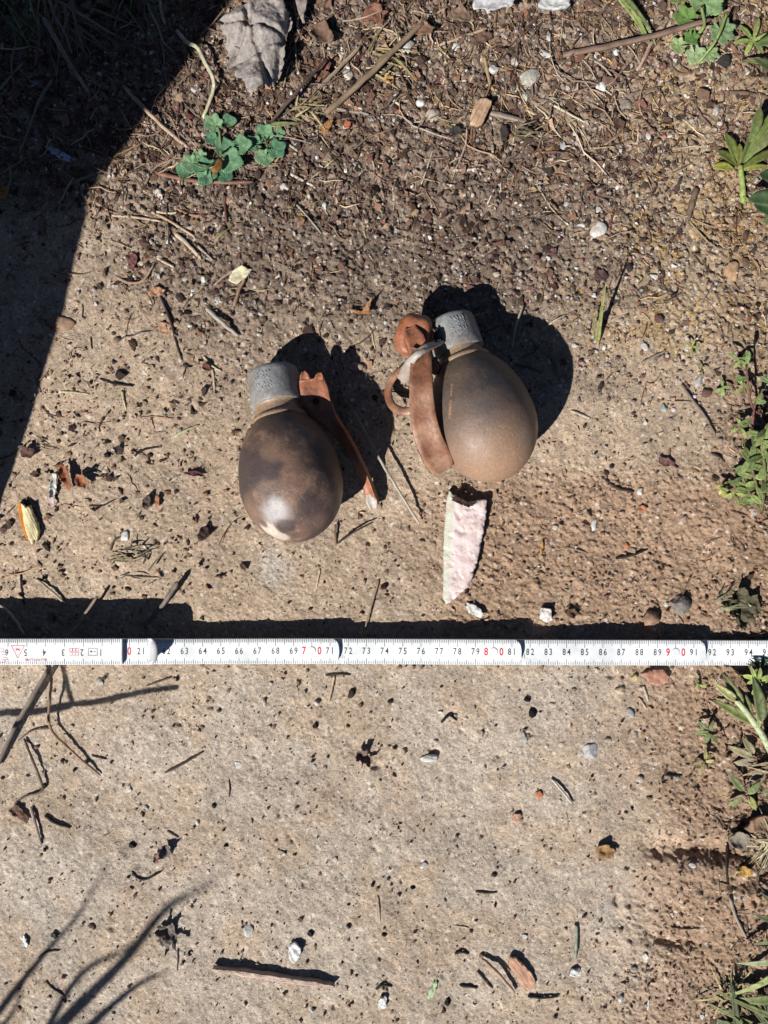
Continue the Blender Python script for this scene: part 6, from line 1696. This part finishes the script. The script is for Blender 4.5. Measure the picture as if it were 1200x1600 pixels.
# ------------------------------------------------------------------ green plants
GR1, GR2, GR3, GR4 = (92, 140, 100), (128, 160, 82), (158, 186, 96), (112, 142, 66)
def shade(k, c): return [x * k for x in c]
_lr = random.Random(5)
def leaf_tint(col):
    k = _lr.uniform(.86, 1.2); y = _lr.choice((0, 0, .1, .22, .38))
    m = sum(col) / 3
    return [min(225, ((c * .86 + m * .14) * (1 - y) + t * y) * k * .92) for c, t in zip(col, (182, 170, 112))]
def plant(name, u, v, label, cat='plant', group=None):
    r = empty(name, gp(u, v, 0), label, cat, group)
    return r
def pleaf(root, u, v, h, L_px, W_px, yaw, pitch, col, shape='lance', curl=.2, fold=.15, roll=0, n=9):
    """leaf whose base shows at (u, v), h mm above the soil; yaw in degrees anticlockwise on the picture, pitch upward"""
    me = leaf_mesh('leaf', L_px / PPM * .94, W_px / PPM * .82, curl, fold, s=seed(), shape=shape, n=n)
    o = link('leaf', me, MAT_LEAF, None, (0, 0, 0), C(*leaf_tint(col)))
    return place(o, root, gp(u, v, h / 1000), yaw, pitch, roll)
def plobe(root, u, v, h, R_px, yaw, pitch, col, lobes=5, notch=.15, roll=0, cup=.12, teeth=.03):
    me = lobed_mesh('leaf', R_px / PPM, lobes, notch, cup, seed(), teeth=teeth)
    o = link('leaf', me, MAT_LEAF, None, (0, 0, 0), C(*col))
    return place(o, root, gp(u, v, h / 1000), yaw, pitch, roll)
def pstem(root, P, w, col, w2=None, name='stem'):
    pts = catmull([gp(a, b, c / 1000) for a, b, c in P], 5); n = len(pts)
    w2 = w2 or w * .7
    me = tube_mesh(name, [q - root.location for q in pts], [(w + (w2 - w) * i / (n - 1)) / 2 / PPM for i in range(n)], 6, 1, .06, seed())
    return link(name, me, MAT_LEAF, root, (0, 0, 0), C(*col))

# clover-like seedling with round notched leaves
CG = [(112, 156, 118), (124, 166, 124), (98, 144, 108), (136, 172, 128)]
c = plant('clover', 345, 245, 'dark green clover-like plant with round notched leaves below the crumpled leaf', 'plant')
for i, (u, v, h, R, yaw, pitch) in enumerate([(346, 236, 9, 34, 60, 6), (352, 250, 11, 36, -20, 4), (330, 262, 7, 32, 215, 4), (302, 256, 5, 28, 190, -4), (292, 268, 4, 24, 200, 0),
                                   (322, 276, 6, 27, 240, 4), (350, 268, 8, 26, 285, 0), (340, 196, 7, 24, 140, 6), (356, 190, 9, 22, 60, 0), (372, 226, 7, 26, 5, -4), (336, 216, 6, 22, 170, 0), (316, 250, 5, 22, 150, 0)]):
    plobe(c, 345 + (u - 345) * .92, 240 + (v - 240) * .92, h * .4, R * (.62 + .2 * ((i * 7) % 5) / 4), yaw, pitch + (i * 11) % 17 - 8, CG[i % 4], 3 + i % 4, .24, teeth=.09)
pstem(c, [(345, 245, 0), (346, 236, 9)], 5, (120, 140, 90)); pstem(c, [(345, 245, 0), (322, 262, 6), (302, 256, 5)], 4, (120, 140, 90)); pstem(c, [(345, 245, 0), (344, 215, 6), (340, 196, 7)], 4, (120, 140, 90))
bud = stone(344, 270, 15, 26, (150, 108, 62), 'x', 9, -25, 'bud', 'bud', mat=MAT_DRYLEAF)
for k in ('category', 'label'):
    del bud[k]
w = bud.location.copy(); bud.parent = c; bud.location = w + Vector((0, 0, .008)) - c.location
c = plant('clover', 418, 230, 'smaller green clover seedling with a pale straw across it', 'plant')
for i, (u, v, h, R, yaw, pitch) in enumerate([(414, 216, 5, 26, 90, 4), (424, 232, 6, 28, -10, 2), (418, 240, 4, 26, 240, 2), (404, 226, 4, 24, 170, 0), (430, 212, 5, 20, 40, 0)]):
    plobe(c, u, v, h * .5, R * .72, yaw, pitch, CG[(i + 1) % 4], 5, .22, teeth=.05)
pleaf(c, 424, 196, 4, 44, 12, 8, 4, (156, 170, 108), 'blade')
pstem(c, [(418, 230, 0), (414, 216, 5)], 4, (120, 140, 90))

# upper right: grass blades and lobed leaves
c = plant('grass_tuft', 968, -6, 'bright green broad grass blades hanging in at the top', 'grass')
pleaf(c, 966, -8, 6, 92, 19, -52, 6, (146, 178, 92), 'blade', .25); pleaf(c, 974, -4, 8, 74, 15, -44, 2, (166, 192, 110), 'blade', .25); pleaf(c, 985, 8, 4, 52, 8, -60, -4, (150, 176, 100), 'blade')
pleaf(c, 1010, 40, 5, 34, 7, -55, -4, (176, 190, 130), 'blade')
c = plant('weed', 1085, 40, 'weed with pale green lobed leaves beneath the long brown stick', 'weed')
for i, (u, v, h, R, yaw, pitch, col) in enumerate([(1096, 12, 14, 58, 60, 10, (136, 166, 112)), (1082, 30, 8, 40, 175, 0, (122, 156, 84)), (1126, 40, 12, 40, -60, -4, (140, 166, 120)), (1084, 82, 6, 32, -80, -2, (178, 200, 150)), (1064, 74, 5, 26, 190, 0, (168, 190, 130)), (1106, 84, 5, 26, -45, 0, (160, 186, 130)), (1080, 54, 6, 24, 260, 0, (110, 148, 80))]):
    plobe(c, 1092 + (u - 1092) * .9, 38 + (v - 38) * .9, h * .6, R * .66, yaw, pitch, col, 5 + i % 3, .26, teeth=.06)
pstem(c, [(1085, 60, 0), (1100, 40, 8), (1096, 12, 14)], 6, (150, 166, 104)); pstem(c, [(1136, 20, 12), (1118, 64, 11), (1090, 100, 4)], 5, (168, 186, 110))
pleaf(c, 1048, 2, 10, 46, 16, 10, 2, (160, 188, 100), 'blade')
c = plant('seedling', 1176, 72, 'fresh yellow-green seedling at the upper right edge', 'seedling')
for (yaw, L_) in ((20, 34), (75, 38), (130, 32), (185, 30), (240, 24), (310, 26)):
    pleaf(c, 1176, 64, 5, L_, 12, yaw, 16, (172, 196, 96), 'oval', .3)
pstem(c, [(1176, 72, 0), (1176, 64, 5)], 4, (160, 180, 96))
c = plant('grass_tuft', 1205, 100, 'green blades cut by the right edge below the top corner', 'grass')
pleaf(c, 1215, 100, 14, 56, 16, 165, -6, (128, 150, 74), 'blade'); pleaf(c, 1220, 60, 22, 40, 20, 190, 0, (110, 132, 70), 'lance'); pleaf(c, 1222, 118, 24, 50, 26, 140, 0, (110, 132, 70), 'lance')

# leafy rosette at the right edge
c = plant('rosette', 1157, 262, 'leafy green rosette with spoon-shaped leaves at the right edge', 'plant')
for (u, v, h, L_, W, yaw, pitch, col) in [(1160, 256, 5, 76, 38, 72, 38, (110, 138, 72)), (1164, 252, 8, 104, 36, 60, 30, (118, 150, 84)), (1150, 252, 4, 52, 27, 112, 22, (112, 140, 70)), (1150, 258, 3, 42, 24, 138, 14, (124, 150, 74)),
                                     (1146, 264, 3, 34, 24, 165, 8, (176, 196, 92)), (1160, 262, 5, 66, 22, 28, 22, (140, 164, 84)), (1158, 266, 4, 54, 16, 12, 10, (164, 186, 96)), (1176, 240, 12, 74, 34, 48, 24, (150, 176, 120)), (1172, 222, 16, 60, 28, 75, 24, (140, 168, 110)), (1154, 262, 3, 40, 18, 95, 35, (150, 172, 80))]:
    pleaf(c, u, v, h, L_ * .86, W * .86, yaw, pitch, [x * k for x, k in zip(col, (.98, .9, .74))], 'oval', .35, .16)
pstem(c, [(1161, 318, 1), (1160, 290, 3), (1157, 262, 5)], 9, (168, 184, 104), 8); pleaf(c, 1158, 282, 2, 20, 9, 30, 4, (176, 196, 96), 'oval')
pleaf(c, 1160, 306, 2, 16, 9, -40, 4, (176, 196, 96), 'oval')
c = plant('weed', 1226, 300, 'dark green weed half cut by the right edge under the rosette', 'weed')
for (u, v, h, L_, W, yaw, pitch) in ((1238, 316, 22, 62, 40, 165, -4), (1240, 290, 26, 52, 38, 150, 0), (1236, 334, 12, 40, 24, 190, -8), (1232, 350, 20, 60, 30, 140, 0)):
    pleaf(c, u, v, h, L_, W, yaw, pitch, (66, 96, 58), 'oval', .3)

# lone blade with a long shadow
c = plant('grass_sprout', 933, 540, 'lone yellow-green grass blade sprouting upright with a long black shadow', 'grass')
pleaf(c, 933, 538, 1, 122, 10, 100, 49, (182, 184, 104), 'blade', -.05, .2, n=12); pleaf(c, 931, 534, 1, 54, 8, 108, 34, (190, 182, 120), 'blade', 0, .2)
pstem(c, [(934, 541, 0), (934, 520, 3), (936, 500, 9)], 6, (196, 166, 146), 5)
pleaf(c, 936, 540, 0, 26, 4, 30, 6, (170, 130, 108), 'blade')

def seedling(u, v, n, L_, col, label, h=6, W=.5, stem=True, name='seedling', shape='oval', y0=0, pitch=18):
    c = plant(name, u, v + 8, label, name.replace('_', ' '))
    rs = random.Random(seed())
    for k in range(n):
        pleaf(c, u + rs.uniform(-3, 3), v + rs.uniform(-3, 3), h + rs.uniform(-1, 2), L_ * rs.uniform(.75, 1.15), L_ * W * rs.uniform(.8, 1.15), y0 + 360 / n * k + rs.uniform(-18, 18), pitch + rs.uniform(-14, 10), shade(rs.uniform(.85, 1.1), col), shape, .3)
    if stem: pstem(c, [(u + 2, v + 10, 0), (u, v + 4, h * .5), (u, v, h)], 4, (150, 130, 96))
    return c
seedling(1083, 541, 4, 13, (186, 206, 104), 'tiny yellow-green seedling left of the dark leafy shadows', 5, y0=70)
seedling(1157, 562, 5, 18, (176, 204, 112), 'upper bright green seedling at the right with a black shadow', 10)
seedling(1130, 604, 4, 17, (172, 196, 116), 'low green seedling beside the long pale stone flake', 3, y0=10)
seedling(1163, 604, 5, 18, (178, 204, 112), 'green seedling right of the low one on bare soil', 6)
seedling(1157, 668, 5, 17, (170, 196, 100), 'little green seedling above the leafy weed', 6)
seedling(1096, 576, 3, 11, (196, 186, 116), 'yellowish seedling under the tiny yellow-green one', 3)
seedling(1130, 764, 5, 17, (206, 206, 96), 'yellow-green seedling left of the leafy weed', 6)
seedling(1147, 772, 5, 20, (190, 212, 110), 'bright seedling at the lower left of the leafy weed', 10)
seedling(1105, 1145, 6, 22, (160, 186, 112), 'little green seedling left of the lance-leaved weed', 7)
seedling(1102, 1190, 4, 18, (206, 194, 120), 'yellowed seedling on soil below the lance-leaved weed', 4)
seedling(1092, 1068, 3, 13, (186, 200, 110), 'tiny yellow-green seedling beside the lower edge of the rule', 4)
seedling(1182, 1062, 9, 22, (186, 212, 110), 'bright yellow-green seedling right under the rule at the right edge', 10)

# leafy weed on the right
c = plant('leafy_weed', 1182, 770, 'leafy weed with many small oval leaves on the right side above the rule', 'weed')
rs = random.Random(77)
for sx, pts in enumerate([[(1190, 800, 0), (1182, 760, 12), (1172, 715, 20), (1180, 690, 24)], [(1190, 800, 0), (1196, 740, 16), (1190, 700, 26), (1196, 670, 30)], [(1190, 800, 0), (1172, 772, 9), (1160, 745, 13)]]):
    pstem(c, pts, 5, (130, 120, 84), 3)
    C_ = catmull([Vector(p) for p in pts], 6)
    for k in range(4, len(C_)):
        q = C_[k]
        for _ in range(1 if k % 2 else 2):
            pleaf(c, q.x, q.y, q.z, rs.uniform(16, 27), rs.uniform(11, 16), rs.uniform(0, 360), rs.uniform(-5, 35), shade(rs.uniform(.75, 1.15), (150, 178, 96)), 'oval', .3, n=6)
c = plant('leafy_weed', 1206, 560, 'sparse reddish-stemmed weed at the right edge above the leafy weed', 'weed')
pstem(c, [(1200, 650, 0), (1178, 640, 8), (1170, 610, 14), (1166, 570, 18)], 4, (140, 92, 80), 3); pstem(c, [(1178, 690, 2), (1176, 660, 8), (1180, 630, 12)], 4, (140, 92, 80), 3)
for (u, v, h, yaw) in ((1166, 570, 18, 80), (1168, 590, 16, 190), (1176, 628, 11, 0), (1180, 632, 12, 60), (1176, 655, 8, 200), (1196, 646, 5, 40), (1206, 600, 20, 150), (1206, 720, 20, 170)):
    pleaf(c, u, v, h, 22, 12, yaw, 12, (150, 176, 104), 'oval')

# lance-leaved weed below the rule
c = plant('lance_leaved_weed', 1210, 1180, 'weed with long pale lance-shaped leaves below the rule at the right edge', 'weed')
pstem(c, [(1212, 1190, 2), (1192, 1150, 8), (1166, 1112, 13), (1150, 1094, 15)], 11, (206, 214, 170), 9)
for (u, v, h, L_, W, yaw, pitch, col) in [(1160, 1104, 17, 74, 24, 118, 4, (160, 182, 130)), (1152, 1096, 18, 60, 20, 142, 10, (178, 196, 150)), (1182, 1130, 13, 88, 26, 152, -8, (112, 146, 80)), (1186, 1138, 14, 84, 16, 92, 10, (168, 190, 136)), (1190, 1128, 15, 96, 28, 100, 14, (150, 178, 124)), (1172, 1118, 15, 60, 20, 106, 2, (134, 164, 104)), (1204, 1150, 10, 40, 12, 60, 10, (166, 186, 140))]:
    pleaf(c, u, v, h * .8, L_ * .78, W * .8, yaw, pitch, [x * k for x, k in zip(col, (1.04, .98, .86))], 'lance', .3, .2, n=12)
c = plant('dry_leaf_tuft', 1190, 1180, 'withered pale leaf tuft under the lance-leaved weed', 'dry plant')
for (u, v, yaw, L_) in ((1176, 1182, 160, 40), (1180, 1186, 200, 36), (1178, 1178, 120, 30), (1190, 1200, 240, 34)):
    o = pleaf(c, u, v, 4, L_, 15, yaw, 4, (190, 176, 146), 'lance', .5)
    o.data.materials[0] = MAT_DRYLEAF
c = plant('weed', 1172, 1260, 'small weed with pointed leaves above the bark piece at the right', 'weed')
for (u, v, h, L_, W, yaw, pitch, col) in [(1162, 1236, 6, 34, 15, 130, 6, (150, 172, 110)), (1168, 1240, 8, 30, 14, 40, 6, (160, 180, 110)), (1170, 1244, 5, 30, 13, -60, 0, (170, 190, 100)), (1190, 1238, 9, 32, 13, 20, 10, (166, 180, 120)), (1160, 1246, 4, 30, 10, 215, 0, (146, 166, 100))]:
    pleaf(c, u, v, h, L_, W, yaw, pitch, col, 'lance')
pstem(c, [(1174, 1262, 0), (1168, 1242, 7)], 4, (120, 100, 80)); pstem(c, [(1158, 1150, 1), (1160, 1200, 3), (1166, 1236, 6)], 3, (90, 76, 64))

# dry grass tuft and the corner grass
def tuft(name, u, v, n, L_, W, yaw, spread, col, label, pitch=(0, 35), h=2, cat='grass', r=10, mat=None):
    c = plant(name, u, v, label, cat); rs = random.Random(seed())
    for k in range(n):
        o = pleaf(c, u + rs.uniform(-r, r), v + rs.uniform(-r, r), h + rs.uniform(0, 3), L_ * rs.uniform(.5, 1.15), W * rs.uniform(.6, 1.3), yaw + rs.uniform(-spread, spread), rs.uniform(*pitch), shade(rs.uniform(.75, 1.15), col), 'blade', rs.uniform(0, .5), .2)
        if mat: o.data.materials[0] = mat
    return c
tuft('dry_grass_tuft', 1200, 1322, 26, 52, 4, 180, 80, (206, 186, 150), 'dry straw-coloured grass tuft at the right edge beside the bark piece', (-4, 26), mat=MAT_DRYLEAF)
tuft('dry_grass_tuft', 1204, 1200, 14, 50, 6, 200, 70, (196, 166, 132), 'dry tan grass bits at the right edge below the lance-leaved weed', (-4, 20), mat=MAT_DRYLEAF)
c = tuft('grass_tuft', 1196, 1612, 18, 96, 9, 140, 60, (150, 166, 108), 'green grass clump in the lower right corner', (-2, 30), r=26)
for (u, v, h, L_, W, yaw, pitch, col) in [(1215, 1520, 12, 90, 15, 215, 2, (160, 178, 110)), (1215, 1500, 16, 60, 14, 195, 0, (166, 176, 130)), (1206, 1560, 10, 70, 20, 190, 0, (120, 140, 84)), (1150, 1600, 4, 80, 15, 100, 24, (110, 126, 84)), (1216, 1590, 10, 96, 14, 160, 8, (126, 146, 90))]:
    pleaf(c, u, v, h, L_, W, yaw, pitch, col, 'blade', .3)
tuft('dry_grass_tuft', 1140, 1560, 12, 46, 5, 120, 90, (196, 180, 126), 'yellowish withered grass beside the corner clump', (-4, 20), r=18, mat=MAT_DRYLEAF)
c = plant('weed', 1210, 1440, 'dark weed leaves cut by the right edge above the corner grass', 'weed')
for (u, v, h, L_, W, yaw, pitch) in ((1216, 1440, 12, 36, 12, 170, -6), (1218, 1420, 14, 34, 12, 140, 0), (1216, 1470, 10, 38, 12, 200, -8)):
    pleaf(c, u, v, h, L_, W, yaw, pitch, (112, 116, 78), 'lance')
tuft('dry_grass_tuft', 1126, 945, 12, 44, 4, 20, 60, (176, 186, 140), 'pale grass strands left of the dark leaf clump', (-2, 24), r=8)
tuft('grass_tuft', 1196, 1040, 10, 40, 8, 150, 50, (90, 116, 70), 'dark grass leaning over the rule end at the right edge', (0, 20), r=8)
# upper left corner: grass and roots in the shade
tuft('grass_tuft', 40, -6, 22, 100, 5, -75, 45, (150, 160, 96), 'dry and green grass hanging into the upper left corner', (-4, 22), r=44)
tuft('grass_tuft', 190, -14, 10, 70, 5, -80, 45, (120, 150, 80), 'green grass at the top edge inside the big shadow', (-4, 22), r=34)
tuft('dry_grass_tuft', 96, 10, 22, 120, 6, -65, 45, (160, 130, 112), 'matted dry grass and roots over the upper left corner', (-2, 14), h=5, r=36, mat=MAT_DRYLEAF)
tuft('dry_grass_tuft', 596, 96, 14, 70, 4, 10, 60, (196, 170, 120), 'wispy dry grass around the longest dry stalk', (-2, 12), r=24, mat=MAT_DRYLEAF)
tuft('dry_grass_tuft', 470, 168, 16, 44, 4, 20, 80, (186, 170, 118), 'wispy yellowish dry grass below the dark brown stem', (-2, 14), r=18, mat=MAT_DRYLEAF)
tuft('dry_grass_tuft', 812, 206, 16, 46, 4, 10, 40, (140, 124, 100), 'frayed dry grass head at the end of the stout grey stick', (-2, 14), r=10, mat=MAT_DRYLEAF)
tuft('dry_grass_tuft', 210, 875, 16, 34, 4, 90, 120, (120, 106, 92), 'loose dark grass litter left of the left grenade', (-4, 14), r=26, mat=MAT_DRYLEAF)
